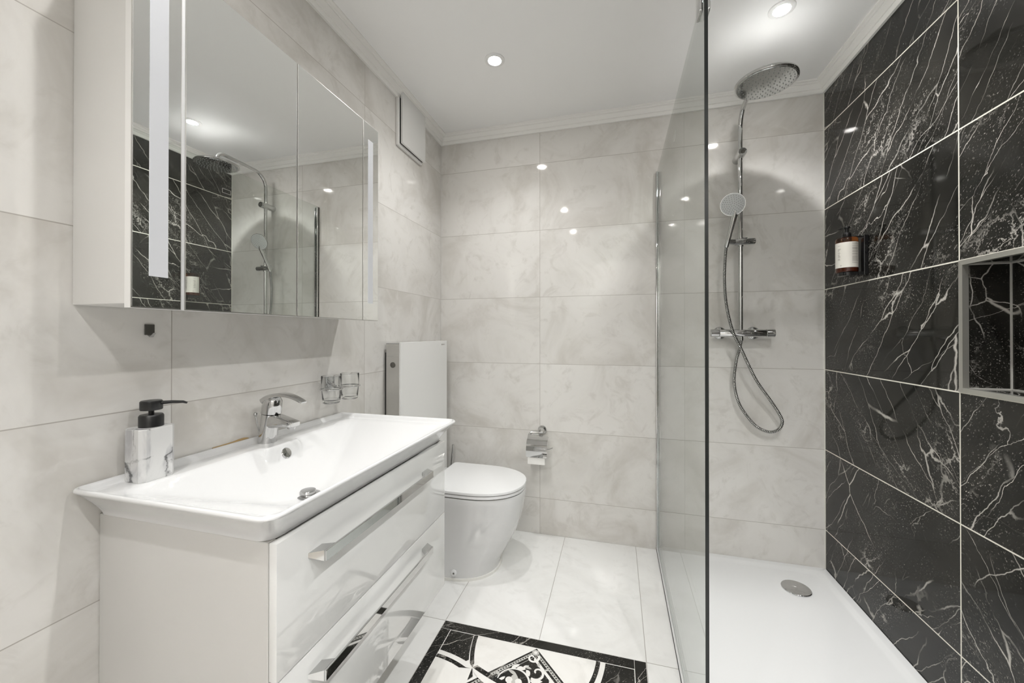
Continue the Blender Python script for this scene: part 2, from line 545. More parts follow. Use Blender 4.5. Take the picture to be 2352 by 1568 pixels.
# metal edge profile round the niche
mb = MB()
a0, a1, b0, b1 = -1.585, -0.785, ZT + 2 * TP, ZT + 3 * TP
t = 0.015
def mitre(pts0, pts1):
    mb.rings([pts0, pts1])
for (p0, p1, q0, q1) in (((a0, b0), (a1, b0), (a0 + t, b0 + t), (a1 - t, b0 + t)), ((a0, b1), (a1, b1), (a0 + t, b1 - t), (a1 - t, b1 - t)),
                         ((a0, b0), (a0, b1), (a0 + t, b0 + t), (a0 + t, b1 - t)), ((a1, b0), (a1, b1), (a1 - t, b0 + t), (a1 - t, b1 - t))):
    mitre([(W - 0.0025, *p0), (W - 0.0035, *q0), (W + 0.012, *q0), (W + 0.012, *p0)], [(W - 0.0025, *p1), (W - 0.0035, *q1), (W + 0.012, *q1), (W + 0.012, *p1)])
struct(mb.build('trim_5', 'niche_trim'))
# light grout bead in the back right corner
struct(MB().box((W - 0.004, -0.003, 0.015), (W, 0.0, 2.4)).build('trim_6', 'grout_white'))

# front wall with a white door, behind the camera
DX0, DX1, DZ = 0.60, 1.36, 2.14
mb = MB()
mb.box((0, YF - 0.1, 0), (DX0, YF, H)).box((DX1, YF - 0.1, 0), (W, YF, H)).box((DX0, YF - 0.1, DZ), (DX1, YF, H))
struct(mb.build('wall_front', 'wall_front'))
# the door stands open into a lit white hallway
mb = MB().rbox((DX1 - 0.005, YF - 0.86, 0.006), (DX1 + 0.035, YF - 0.115, DZ - 0.005), 0.003)
for z0, z1 in ((0.25, 1.0), (1.15, 1.95)):
    mb.rbox((DX1 - 0.011, YF - 0.74, z0), (DX1 - 0.003, YF - 0.235, z1), 0.004)
dr = struct(mb.build('door_1', 'wood_door'))
mb = MB().tube([(DX1 - 0.005, YF - 0.80, 1.05), (DX1 - 0.05, YF - 0.80, 1.05), (DX1 - 0.06, YF - 0.785, 1.05), (DX1 - 0.06, YF - 0.68, 1.05)], 0.009)
mb.build('door_handle', 'chrome_satin', dr)
HY0, HX0, HX1 = YF - 1.5, -0.3, 2.4
struct(MB().box((HX0, HY0, -0.1), (HX1, YF - 0.1, 0.0)).build('floor_hall', 'hall_floor'))
struct(MB().box((HX0, HY0, H), (HX1, YF - 0.1, H + 0.1)).build('ceiling_hall', 'ceiling'))
struct(MB().box((HX0, HY0 - 0.1, 0), (HX1, HY0, H)).build('wall_hall', 'ceiling'))
struct(MB().box((HX0 - 0.1, HY0 - 0.1, 0), (HX0, YF - 0.1, H)).build('wall_hall_left', 'ceiling'))
struct(MB().box((HX1, HY0 - 0.1, 0), (HX1 + 0.1, YF - 0.1, H)).build('wall_hall_right', 'ceiling'))
hl = thing('hall_lamp', 'looped glowing tube lamp under the ceiling of the hallway beyond the open door', 'ceiling light', (0.98, YF - 0.8, H))
hx, hy = 0.98, YF - 0.8
MB().lathe([(0.0, 0.0), (0.06, 0.0), (0.06, -0.02), (0.0, -0.022)], (hx, hy, H), n=32).build('canopy', 'ring_white', hl, smooth=40)
lp = [(hx + 0.20 * math.sin(2 * a_) * 0.9 + 0.05 * math.cos(a_), hy + 0.20 * math.cos(a_) + 0.04 * math.sin(3 * a_), H - 0.055 + 0.012 * math.sin(a_)) for a_ in [2 * PI * k / 64 for k in range(64)]]
MB().tube(lp + [lp[0]], 0.0085, 8).build('glowing_tube', 'hall_lens', hl, smooth=60)
for k in (4, 36):
    MB().tube([(lp[k][0], lp[k][1], lp[k][2] + 0.006), (hx + (lp[k][0] - hx) * 0.2, hy + (lp[k][1] - hy) * 0.2, H - 0.02)], 0.002, 6).build('wire', 'ring_white', hl)
mb = MB()
mb.box((DX0 - 0.06, YF, 0), (DX0, YF + 0.014, DZ + 0.06)).box((DX1, YF, 0), (DX1 + 0.06, YF + 0.014, DZ + 0.06)).box((DX0, YF, DZ), (DX1, YF + 0.014, DZ + 0.06))
struct(mb.build('trim_7', 'wood_door'))

# cornice: profile = (distance from wall, height), mitred in the corners
prof = [(0, 2.396), (0.010, 2.396), (0.013, 2.400), (0.016, 2.409), (0.0165, 2.4125), (0.021, 2.4135), (0.024, 2.420), (0.031, 2.427), (0.034, 2.4315),
        (0.0345, 2.435), (0.0395, 2.436), (0.043, 2.441), (0.050, 2.4445), (0.051, 2.4485), (0.051, H), (0, H)]
for k, (nm, c0, c1) in enumerate((('left', (0, YF), (0, 0)), ('back', (0, 0), (W, 0)), ('right', (W, 0), (W, YF)), ('front', (W, YF), (0, YF)))):
    d = (Vector((*c1, 0)) - Vector((*c0, 0))).normalized()
    n = Vector((d.y, -d.x, 0))            # into the room
    r0 = [Vector((*c0, 0)) + (n + d) * q + Vector((0, 0, z)) for q, z in prof]
    r1 = [Vector((*c1, 0)) + (n - d) * q + Vector((0, 0, z)) for q, z in prof]
    struct(MB().rings([r0, r1]).build('trim_%d' % (k + 1), 'cornice', smooth=25))

# ---------------------------------------------------------------- inlaid floor medallion
MX, MY, ML = 0.398, -0.793, 0.789
mb = MB()
lvl = [0.0]
def pt(s, t, z):
    return (MX + s * ML, MY - t * ML, z)
def four(poly, z, m, rot=True):
    mb.use(m)
    for k in range(4 if rot else 1):
        q = []
        for s, t in poly:
            a, b = s - 0.5, t - 0.5
            for _ in range(k):
                a, b = -b, a
            q.append(pt(a + 0.5, b + 0.5, z))
        mb.add(q, [tuple(range(len(q)))])
def mirror_four(poly, z, m):
    four(poly, z, m)
    four([(1 - s, t) for s, t in reversed(poly)], z, m)
def ribbon(pts, w0, w1=None, z=0.001, m='floor_white', taper=True):
    w1 = w0 if w1 is None else w1
    L, Rr = [], []
    n = len(pts)
    for i, p in enumerate(pts):
        a = pts[max(0, i - 1)]
        b = pts[min(n - 1, i + 1)]
        dx, dy = b[0] - a[0], b[1] - a[1]
        l = math.hypot(dx, dy) or 1
        w = (w0 + (w1 - w0) * i / (n - 1)) / 2
        L.append((p[0] - dy / l * w, p[1] + dx / l * w))
        Rr.append((p[0] + dy / l * w, p[1] - dx / l * w))
    for i in range(n - 1):
        four([L[i], L[i + 1], Rr[i + 1], Rr[i]], z, m)
def arcpts(cx, cy, r0, r1, a0, a1, n=26):
    return [(cx + (r0 + (r1 - r0) * k / n) * math.cos(R(a0 + (a1 - a0) * k / n)), cy + (r0 + (r1 - r0) * k / n) * math.sin(R(a0 + (a1 - a0) * k / n))) for k in range(n + 1)]
def bez(p0, p1, p2, n=16):
    return [((1 - t) ** 2 * p0[0] + 2 * t * (1 - t) * p1[0] + t * t * p2[0], (1 - t) ** 2 * p0[1] + 2 * t * (1 - t) * p1[1] + t * t * p2[1]) for t in [k / n for k in range(n + 1)]]
four([(0, 0), (1, 0), (1, 1), (0, 1)], 0.0003, 'floor_white', False)
# dark border with thin light joints
four([(0.0015, 0.0015), (0.9985, 0.0015), (0.9485, 0.0515), (0.0515, 0.0515)], 0.0006, 'black_floor')
four([(0.0, 0.0515), (0.052, 0.0515), (0.052, 0.0535), (0.0, 0.0535)], 0.0009, 'stone_light')
# dark corner panels bounded by two interlaced bands
arcA = bez((0.192, 0.054), (0.198, 0.150), (0.2395, 0.2345))     # white/dark band running down from the top border
arcB = [(t, s) for s, t in arcA]
panel = [(0.055, 0.055), (0.180, 0.055)] + bez((0.180, 0.055), (0.187, 0.135), (0.209, 0.199)) + [(0.199, 0.209)] + bez((0.199, 0.209), (0.135, 0.187), (0.055, 0.180))
four(panel, 0.0006, 'black_floor')
def bandedge(off, n=16):
    out = []
    for i, p in enumerate(arcA):
        a, b = arcA[max(0, i - 1)], arcA[min(len(arcA) - 1, i + 1)]
        dx, dy = b[0] - a[0], b[1] - a[1]
        l = math.hypot(dx, dy)
        out.append((p[0] + dy / l * off, p[1] - dx / l * off))
    return out
eI, eO = bandedge(-0.009), bandedge(0.011)
tip = (0.2395, 0.2345)
dk = eI[:-1] + [tip] + list(reversed(eO[:-1]))
four([(0.182, 0.054)] + eI[1:-2] + [tip] + list(reversed(eO[:-2])), 0.0007, 'black_floor')                        # dark strip A
four([(t, s) for s, t in [(0.204, 0.054)] + eO[1:-2] + [tip] + list(reversed(bandedge(0.030)[:-4]))], 0.0007, 'black_floor')   # dark strip B, outside its white one
# bands past the crossing, running over the diamond
far1 = bez((0.2395, 0.2345), (0.300, 0.262), (0.400, 0.290))
U = [(0.2395, 0.2345), (0.258, 0.218)] + bez((0.258, 0.218), (0.320, 0.245), (0.420, 0.272)) + list(reversed(far1))
four(U, 0.0022, 'black_floor')
V = far1 + list(reversed(bez((0.2395, 0.2345), (0.262, 0.285), (0.390, 0.322))))
four(V, 0.0022, 'floor_white')
four([(0.2395, 0.2345), (0.2415, 0.300), (0.258, 0.278)], 0.0022, 'black_floor')
# diamond
def dia(d, z, m):
    four([(0.5, 0.5 - d), (0.5 + d, 0.5), (0.5, 0.5 + d), (0.5 - d, 0.5)], z, m, False)
dia(0.445, 0.0006, 'black_floor')
dia(0.432, 0.0008, 'stone_light')
dia(0.412, 0.0010, 'black_floor')
dia(0.396, 0.0012, 'stone_light')
dia(0.393, 0.0014, 'black_floor')
four([(0.5, 0.5 - 0.394), (0.5 + 0.394, 0.5), (0.5 + 0.376, 0.5), (0.5, 0.5 - 0.376)], 0.0016, 'floor_white', False)
# running key pattern in the grey band of the diamond
for side in (-1, 1):
    for k in range(46):
        f = (k + 0.5) / 46
        c0 = (0.5 + side * 0.422 * f, 0.5 - 0.422 * (1 - f))
        ux, uy = side * 0.7071, 0.7071
        nx, ny = side * 0.7071, -0.7071
        a, b = 0.0042, 0.0035
        q = [(c0[0] + ux * i + nx * j, c0[1] + uy * i + ny * j) for i, j in ((-a, -b), (0.0012, -b), (0.0012, b * 0.2), (a * 0.8, b * 0.2), (a * 0.8, b), (-a, b))]
        mb.use('black_floor').add([pt(*w_, 0.0010) for w_ in q], [tuple(range(6))])
# corner rosette
for k in range(7):
    a = R(k * 360 / 7)
    cx, cy = 0.5 + 0.010 * math.cos(a), 0.082 + 0.010 * math.sin(a)
    four(arcpts(cx, cy, 0.007, 0.007, 0, 330, 10), 0.0018 + 0.00003 * k, 'stone_light')
four(arcpts(0.5, 0.082, 0.008, 0.008, 0, 345, 12), 0.0022, 'floor_white')
# scrollwork: spirals, ring, leaves and flower
WHT, GRY = 'floor_white', 'stone_light'
def leaf(x, y, ang, L, wd, z, m):
    n = 10
    up, dn = [], []
    for k in range(n + 1):
        f = k / n
        h = wd * math.sin(PI * min(1, f * 1.02)) ** 0.8
        bend = 0.25 * L * f * f
        up.append((f * L, h * 0.5 + bend))
        dn.append((f * L, -h * 0.5 + bend))
    ca, sa = math.cos(R(ang)), math.sin(R(ang))
    four([(x + a * ca - b * sa, y + a * sa + b * ca) for a, b in up + list(reversed(dn))], z, m)
ribbon(arcpts(0.437, 0.262, 0.072, 0.070, 165, 372, 30), 0.004, 0.010, 0.0018, WHT)
for k in range(5):
    a = -90 + k * 72
    four(arcpts(0.437 + 0.022 * math.cos(R(a)), 0.258 + 0.022 * math.sin(R(a)), 0.017, 0.015, 0, 340, 14), 0.0018 + 0.00004 * k, GRY if k == 0 else WHT)
four(arcpts(0.437, 0.258, 0.009, 0.009, 0, 345, 12), 0.0022, GRY)
for k, (x, y, a, L, wd, m) in enumerate([(0.372, 0.238, 200, 0.030, 0.016, GRY), (0.395, 0.240, 120, 0.034, 0.014, WHT), (0.412, 0.196, -60, 0.045, 0.018, WHT),
                                        (0.435, 0.186, -20, 0.040, 0.020, WHT), (0.400, 0.205, 10, 0.050, 0.016, GRY), (0.462, 0.180, -55, 0.030, 0.014, WHT),
                                        (0.478, 0.185, 40, 0.034, 0.020, WHT), (0.470, 0.172, -10, 0.030, 0.012, GRY), (0.520, 0.235, -30, 0.040, 0.018, WHT),
                                        (0.505, 0.232, 10, 0.050, 0.020, WHT), (0.508, 0.246, 50, 0.034, 0.016, GRY), (0.556, 0.170, -40, 0.026, 0.010, GRY),
                                        (0.522, 0.132, 60, 0.026, 0.014, GRY), (0.588, 0.205, 60, 0.040, 0.018, WHT), (0.600, 0.225, 20, 0.034, 0.014, WHT)]):
    leaf(x, y, a, L, wd, 0.0019 + 0.00002 * k, m)
ribbon(arcpts(0.492, 0.112, 0.004, 0.031, -40, -330 - 60, 30), 0.007, 0.011, 0.00195, WHT)
ribbon(arcpts(0.527, 0.186, 0.005, 0.040, 150, 480, 34), 0.007, 0.012, 0.00195, WHT)
mb.build('medallion', 'floor_white', fl, fix=False)

# ================================================================== VANITY UNIT
VY0, VY1, VZ0, VZ1, VXF, VXD = -1.697, -0.968, 0.272, 0.800, 0.457, 0.476
va = thing('vanity_unit', 'white gloss wall hung vanity cabinet with two drawers under the washbasin', 'cabinet', (0.24, -1.33, VZ0))
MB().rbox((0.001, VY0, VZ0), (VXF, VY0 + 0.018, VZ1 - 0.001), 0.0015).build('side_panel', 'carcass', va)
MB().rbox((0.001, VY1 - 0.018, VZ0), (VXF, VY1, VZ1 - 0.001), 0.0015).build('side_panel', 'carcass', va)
MB().box((0.001, VY0 + 0.018, VZ0), (VXF - 0.002, VY1 - 0.018, VZ0 + 0.018)).build('bottom_panel', 'white_gloss', va)
MB().box((0.001, VY0 + 0.018, VZ0 + 0.018), (0.012, VY1 - 0.018, 0.68)).build('back_panel', 'white_gloss', va)
def drawer(z0, z1, hz):
    d = MB().rbox((VXF + 0.001, VY0 + 0.001, z0), (VXD, VY1 + 0.001 - 0.003, z1), 0.0016).build('drawer', 'white_gloss', va, smooth=40)
    y0, y1, xf, t = -1.622, -1.102, VXD + 0.030, 0.0055
    hb = MB()
    hb.rbox((xf - t, y0 + 0.018, hz - 0.011), (xf, y1 - 0.018, hz + 0.011), 0.0008, 1)
    for s, ye in ((1, y0), (-1, y1)):
        # wedge-shaped foot: slim where it meets the drawer, growing into the bar
        lo = [(VXD, ye + s * 0.002, hz + 0.001), (VXD, ye + s * 0.002, hz + 0.010), (VXD, ye + s * 0.040, hz + 0.010), (VXD, ye + s * 0.040, hz + 0.001)]
        hi = [(xf - t + 0.0003, ye + s * 0.018, hz - 0.011), (xf - t + 0.0003, ye + s * 0.018, hz + 0.011), (xf - t + 0.0003, ye + s * 0.050, hz + 0.011), (xf - t + 0.0003, ye + s * 0.050, hz - 0.011)]
        hb.rings([lo, hi])
    hb.build('handle', 'chrome', d)
drawer(0.540, 0.7985, 0.731)
drawer(VZ0 + 0.002, 0.5365, 0.484)

# ------------------------------------------------------------------ washbasin
BX0, BX1, BY0, BY1, ZR, ZD, ZB = 0.002, 0.515, -1.749, -0.936, 0.872, 0.857, 0.716
DRX, DRY = 0.215, -1.34
def smin(a, b, k):
    h = max(0.0, min(1.0, 0.5 + 0.5 * (b - a) / k))
    return b * (1 - h) + a * h - k * h * (1 - h)
def smax(a, b, k):
    return -smin(-a, -b, k)
def sst(a, b, x):
    t = max(0.0, min(1.0, (x - a) / (b - a)))
    return t * t * (3 - 2 * t)
def basin_h(x, y):
    back = ZD - (x - 0.088) * 1.15
    bump = ZD - (x - 0.110) * 3.2 - 0.2 * (1.0 - sst(0.095, 0.055, abs(y + 1.322)))
    back = smax(back, bump, 0.012)
    front = ZD + 0.006 - (0.495 - x) * 0.62
    left = ZD + 0.004 - (y + 1.722) * 0.46
    right = ZD + 0.004 - (-0.958 - y) * 0.46
    z = smax(smax(back, front, 0.03), smax(left, right, 0.03), 0.02)
    z = smax(z, ZB + 0.004 * ((x - DRX) ** 2 + (y - DRY) ** 2) / 0.01, 0.02)
    return smin(z, ZD, 0.008)
outer = rrect(BX0, BY0, BX1, BY1, (0.02, 0.034, 0.034, 0.012), 10)
dense = []
for i in range(len(outer)):
    a, b = outer[i], outer[(i + 1) % len(outer)]
    L = math.hypot(b[0] - a[0], b[1] - a[1])
    k = max(1, int(L / 0.018))
    dense += [(a[0] + (b[0] - a[0]) * j / k, a[1] + (b[1] - a[1]) * j / k) for j in range(k)]
def inset(d):
    """outline moved inwards by d"""
    out = []
    for x, y in dense:
        fx = (x - BX0) / (BX1 - BX0)
        fy = (y - BY0) / (BY1 - BY0)
        out.append((BX0 + d + fx * (BX1 - BX0 - 2 * d), BY0 + d + fy * (BY1 - BY0 - 2 * d)))
    return out
def flare(t):
    """underside outline, t=0 at the rim, t=1 where it sits on the cabinet"""
    out = []
    for x, y in dense:
        fx = (x - BX0) / (BX1 - BX0)
        fy = (y - BY0) / (BY1 - BY0)
        out.append((BX0 + fx * (0.460 - BX0) * t + fx * (BX1 - BX0) * (1 - t), (BY0 + fy * (BY1 - BY0)) * (1 - t) + (VY0 - 0.002 + fy * (VY1 - VY0 + 0.004)) * t))
    return out
rings = []
z0 = VZ1
# hollow underside, then the flared skirt, the rim and the bowl
under = []
for k in range(14, 0, -1):
    f = k / 14
    ring = []
    for x, y in flare(1.0):
        px, py = x + (DRX - x) * f, y + (DRY - y) * f
        hz = min(basin_h(px, py) - 0.013, z0)
        ring.append((px, py, hz))
    under.append(ring)
rings += under[:-0 or None]
rings.append([(x, y, z0) for x, y in flare(1.0)])
for k in range(1, 13):
    t = k / 12
    rings.append([(x, y, z0 + (ZR - 0.006 - z0) * t) for x, y in flare(1 - t ** 1.35)])
for k in range(1, 6):
    a = R(90 * k / 5)
    rings.append([(x, y, ZR - 0.006 + 0.006 * math.sin(a)) for x, y in inset(0.0035 * (1 - math.cos(a)))])
rings.append([(x, y, ZR) for x, y in inset(0.0060)])
inn = inset(0.0060)
NR = 64
for k in range(1, NR + 1):
    f = (k / NR)
    f = f ** 1.25 * 0.988
    ring = []
    for x, y in inn:
        px, py = x + (DRX - x) * f, y + (DRY - y) * f
        dd = min(px - inn_x0, inn_x1 - px, py - inn_y0, inn_y1 - py) if False else None
        de = min(px - (BX0 + 0.006), (BX1 - 0.006) - px, py - (BY0 + 0.006), (BY1 - 0.006) - py)
        zz = basin_h(px, py)
        zz = ZR + (zz - ZR) * sst(0.0, 0.017, de)
        ring.append((px, py, zz))
    rings.append(ring)
wb = MB().rings(rings).build('washbasin', 'ceramic', smooth=60)
tag(wb, 'white ceramic washbasin with flared rim on the white vanity cabinet', 'washbasin')
zb = basin_h(DRX, DRY)
dn = MB().lathe([(0.0, 0), (0.034, 0.0), (0.034, 0.002), (0.031, 0.0035), (0.0, 0.0035)], (DRX, DRY, zb + 0.0012)).build('drain', 'chrome_satin', wb, smooth=40)
MB().lathe([(0.0, 0), (0.021, 0.0), (0.0215, 0.008), (0.020, 0.0105), (0.010, 0.0112), (0.0, 0.0113)], (DRX, DRY, zb + 0.0047)).build('drain_plug', 'chrome_satin', dn, smooth=40)
ox, oy = 0.117, -1.322
oz = 0.828
ax = Vector((0.90, 0, 0.43)).normalized()
MB().lathe([(0.0, 0.0), (0.016, 0.0), (0.017, 0.003), (0.0145, 0.0055), (0.0, 0.0065)], Vector((ox, oy, oz)), ax).build('overflow_cap', 'chrome', wb, smooth=40)

st_ = MB()
st_.rings([[(0.0005, y, ZR - 0.003), (0.0035 + 0.003 * w, y, ZR - 0.001), (0.0035 + 0.003 * w, y, ZR + 0.0004 + 0.0012 * w), (0.0005, y, ZR + 0.001 + 0.004 * w)] for y, w in ((-1.455, 0.05), (-1.42, 0.2), (-1.395, 0.35), (-1.378, 0.9), (-1.362, 1.0), (-1.352, 0.6), (-1.346, 0.1))])
st_.build('rust_stain', 'rust', wb)
# ------------------------------------------------------------------ basin mixer tap
FX, FY, FZ = 0.046, -1.321, ZD
fa = thing('basin_mixer_tap', 'chrome single lever mixer tap on the back ledge of the washbasin', 'tap', (FX, FY, FZ))
def oval(cx, cy, z, rx, ry, n=36, tilt=0.0):
    return [(cx + rx * math.cos(2 * PI * k / n), cy + ry * math.sin(2 * PI * k / n), z + tilt * rx * math.cos(2 * PI * k / n)) for k in range(n)]
mb = MB().rings([oval(FX, FY, FZ, 0.0265, 0.0265), oval(FX, FY, FZ + 0.003, 0.0265, 0.0265), oval(FX + 0.004, FY, FZ + 0.030, 0.0255, 0.0250),
                 oval(FX + 0.009, FY, FZ + 0.060, 0.0255, 0.0245), oval(FX + 0.0135, FY, FZ + 0.087, 0.0265, 0.0245, tilt=-0.10)])
mb.build('body', 'chrome', fa, smooth=50)
# spout: a flattened arm from the body, dropping slightly towards its end
sec = []
for t, (x, z, hw, hh) in enumerate([(FX + 0.004, FZ + 0.066, 0.022, 0.024), (FX + 0.030, FZ + 0.067, 0.0220, 0.0215), (FX + 0.060, FZ + 0.0655, 0.0205, 0.0150),
                                    (FX + 0.088, FZ + 0.0625, 0.0190, 0.0100), (FX + 0.103, FZ + 0.0605, 0.0178, 0.0078), (FX + 0.106, FZ + 0.060, 0.016, 0.0058)]):
    sec.append([(x + 0.12 * q[1], FY + q[0], z + q[1]) for q in rrect(-hw, -hh, hw, hh, min(hw, hh) * 0.6, 5)])
MB().rings(sec).build('spout', 'chrome', fa, smooth=45)
MB().cyl((FX + 0.092, FY, FZ + 0.056), (FX + 0.090, FY, FZ + 0.047), 0.0115, n=24).build('aerator', 'chrome_satin', fa, smooth=40)
# cartridge cap with the curved lever
cap = [oval(FX + 0.014, FY, FZ + 0.090, 0.0285, 0.0262, tilt=-0.10), oval(FX + 0.017, FY, FZ + 0.110, 0.0285, 0.0262, tilt=-0.10), oval(FX + 0.020, FY, FZ + 0.128, 0.0275, 0.0250, tilt=-0.05),
       oval(FX + 0.021, FY, FZ + 0.137, 0.0225, 0.0205), oval(FX + 0.022, FY, FZ + 0.141, 0.012, 0.011)]
lv = MB().rings(cap).build('lever_cap', 'chrome', fa, smooth=50)
path = bez((FX - 0.004, 0.127), (FX + 0.052, 0.168), (FX + 0.136, 0.127), 18)
sec = []
for k, (x, z) in enumerate(path):
    f = k / 18
    a = path[max(0, k - 1)]; b = path[min(18, k + 1)]
    l = math.hypot(b[0] - a[0], b[1] - a[1])
    nx, nz = -(b[1] - a[1]) / l, (b[0] - a[0]) / l
    hw = 0.0225 - 0.0095 * sst(0.1, 0.9, f) - (0.003 if k == 18 else 0)
    hh = 0.0085 - 0.0060 * f ** 0.8
    sec.append([(x + nx * q[1], FY + q[0], FZ + z + nz * q[1]) for q in rrect(-hw, -hh, hw, hh, hh * 0.7, 4)])
MB().rings(sec).build('lever', 'chrome', fa, smooth=50)
pr = MB().tube([(FX - 0.031, FY + 0.004, FZ + 0.001), (FX - 0.032, FY - 0.012, FZ + 0.080)], 0.0022, 10).build('pull_rod', 'chrome', fa, smooth=50)
MB().lathe([(0.0, -0.0062)] + [(0.0062 * math.cos(R(a)), 0.0062 * math.sin(R(a))) for a in range(-75, 90, 15)] + [(0.0, 0.0062)], (FX - 0.032, FY - 0.013, FZ + 0.086), n=20).build('knob', 'chrome', pr, smooth=60)

# ------------------------------------------------------------------ soap dispenser on the basin
sx0, sx1, sy0, sy1, sz = 0.010, 0.072, -1.664, -1.592, ZD
sd = thing('soap_dispenser', 'grey veined white marble soap dispenser with black pump on the washbasin ledge', 'soap dispenser', (0.041, -1.628, sz))
ol = []
c_ = 0.010
for x, y in ((sx0 + c_, sy0), (sx1 - c_, sy0), (sx1, sy0 + c_), (sx1, sy1 - c_), (sx1 - c_, sy1), (sx0 + c_, sy1), (sx0, sy1 - c_), (sx0, sy0 + c_)):
    ol.append((x, y))
def sc(q, f):
    return [(0.041 + (x - 0.041) * f, -1.628 + (y + 1.628) * f) for x, y in q]
MB().rings([[(*p, sz) for p in sc(ol, 0.985)], [(*p, sz + 0.0015) for p in ol], [(*p, sz + 0.116) for p in ol], [(*p, sz + 0.118) for p in sc(ol, 0.975)]]).build('body', 'grey_marble', sd)
dx, dy = 0.041, -1.626
MB().lathe([(0.0225, 0), (0.0225, 0.024), (0.0205, 0.0275), (0.006, 0.0275)], (dx, dy, sz + 0.118)).build('pump_collar', 'black', sd, smooth=35)
MB().cyl((dx, dy, sz + 0.1455), (dx, dy, sz + 0.157), 0.0052, n=20).build('pump_stem', 'black', sd, smooth=40)
ph = MB().lathe([(0.0195, 0), (0.0205, 0.002), (0.0205, 0.019), (0.0185, 0.0215), (0.0, 0.022)], (dx, dy, sz + 0.156)).build('pump_head', 'black', sd, smooth=35)
dv = Vector((0.82, 0.57, 0))
p0 = Vector((dx, dy, sz + 0.171))
MB().tube([p0 + dv * 0.012, p0 + dv * 0.040 + Vector((0, 0, 0.001)), p0 + dv * 0.060 + Vector((0, 0, 0.0)), p0 + dv * 0.068 - Vector((0, 0, 0.003))], [0.0048, 0.0036, 0.003, 0.0022], 12).build('pump_spout', 'black', ph, smooth=50)

# ------------------------------------------------------------------ small square wall hook
hk = thing('wall_hook', 'small dark grey square metal hook stuck on the wall below the mirror cabinet', 'hook', (0.0, -1.605, 1.20))
MB().rbox((0.0005, -1.616, 1.186), (0.0035, -1.596, 1.2115), 0.0008).build('plate', 'dark_metal', hk)
MB().rings([[(0.0015, -1.611, 1.186), (0.0015, -1.599, 1.186), (0.0032, -1.599, 1.186), (0.0032, -1.611, 1.186)],
            [(0.006, -1.609, 1.181), (0.006, -1.601, 1.181), (0.0075, -1.601, 1.182), (0.0075, -1.609, 1.182)],
            [(0.016, -1.608, 1.190), (0.016, -1.602, 1.190), (0.0175, -1.602, 1.191), (0.0175, -1.608, 1.191)]]).build('prong', 'chrome_satin', hk)

# ================================================================== MIRROR CABINET
CY0, CY1, CZ0, CZ1 = -1.742, -0.948, 1.248, 1.985
mc = thing('mirror_cabinet', 'white wall cabinet with mirrored doors and two frosted light strips above the washbasin', 'mirror cabinet', (0.08, -1.345, CZ0))
MB().rbox((0.001, CY0, CZ0), (0.156, CY1, CZ1 - 0.004), 0.0012, 1).build('carcass', 'cabinet_white', mc)
XM = 0.179
def mirror_panel(name, y0, y1, x0=0.160, x1=XM):
    b = MB().use('white_matte').box((x0, y0, CZ0 - 0.008), (x1 - 0.003, y1, CZ1))
    b.use('alu').box((x1 - 0.003, y0, CZ0 - 0.008), (x1 - 0.0006, y1, CZ1))
    e_ = 0.0015
    b.use('mirror').box((x1 - 0.0006, y0 + e_, CZ0 - 0.0055), (x1, y1 - e_, CZ1 - e_))
    return b.build(name, 'mirror', mc)
pl = mirror_panel('side_mirror', CY0 - 0.004, -1.6575)
prr = mirror_panel('side_mirror', -1.039, CY1 + 0.002)
mirror_panel('mirror_door', -1.650, -1.3465)
mirror_panel('mirror_door', -1.3435, -1.041)
MB().box((0.160, -1.6575, CZ0 - 0.008), (0.1775, -1.6502, CZ1)).build('edge_profile', 'alu_bright', pl)
for par, y0, y1 in ((pl, -1.717, -1.683), (prr, -1.010, -0.980)):
    MB().box((XM, y0, 1.305), (XM + 0.0006, y1, 1.925)).build('light_strip', 'frost', par)

# ================================================================== TUMBLERS IN THEIR HOLDER
th = thing('tumbler_holder', 'chrome double tumbler holder on the left wall beside the cistern panel', 'holder', (0.0, -1.02, 0.985))
mb = MB()
mb.rings([[(0.0005, -1.008 + y, 0.996 + z) for y, z in rrect(-0.024, -0.020, 0.024, 0.020, 0.010, 5)], [(0.010, -1.008 + y, 0.996 + z) for y, z in rrect(-0.024, -0.020, 0.024, 0.020, 0.010, 5)],
          [(0.012, -1.008 + y, 0.996 + z) for y, z in rrect(-0.022, -0.018, 0.022, 0.018, 0.009, 5)]])
mb.build('wall_plate', 'chrome', th, smooth=40)
TY = (-1.064, -0.962)
TX, TZ, TR = 0.062, 0.985, 0.0375
MB().tube([(0.010, -1.010, 0.990), (0.030, -1.012, 0.988), (0.040, -1.013, TZ)], 0.005, 12).build('arm', 'chrome', th, smooth=50)
for yy in TY:
    MB().tube([(TX + TR * math.cos(2 * PI * k / 40), yy + TR * math.sin(2 * PI * k / 40), TZ) for k in range(41)], 0.0028, 10).build('ring', 'chrome', th, smooth=60)
MB().tube([(TX + TR - 0.012, TY[0] + TR * 0.72, TZ), (TX + TR - 0.010, (TY[0] + TY[1]) / 2, TZ), (TX + TR - 0.012, TY[1] - TR * 0.72, TZ)], 0.0028, 10).build('bridge', 'chrome', th, smooth=60)
for i, yy in enumerate(TY):
    pf = [(0.0, -0.052), (0.026, -0.052), (0.0298, -0.049), (0.0308, -0.040), (0.0345, 0.010), (0.0352, 0.048), (0.0346, 0.0488), (0.0338, 0.048), (0.0330, 0.010), (0.0292, -0.036), (0.026, -0.041), (0.0, -0.042)]
    tb = MB().lathe(pf, (TX, yy, TZ), n=48).build('tumbler', 'tumbler', smooth=40)
    tag(tb, ('clear glass tumbler in the chrome holder, the one nearer the tap', 'clear glass tumbler in the chrome holder, the one nearer the cistern panel')[i], 'glass', 'glass tumblers in the wall holder')

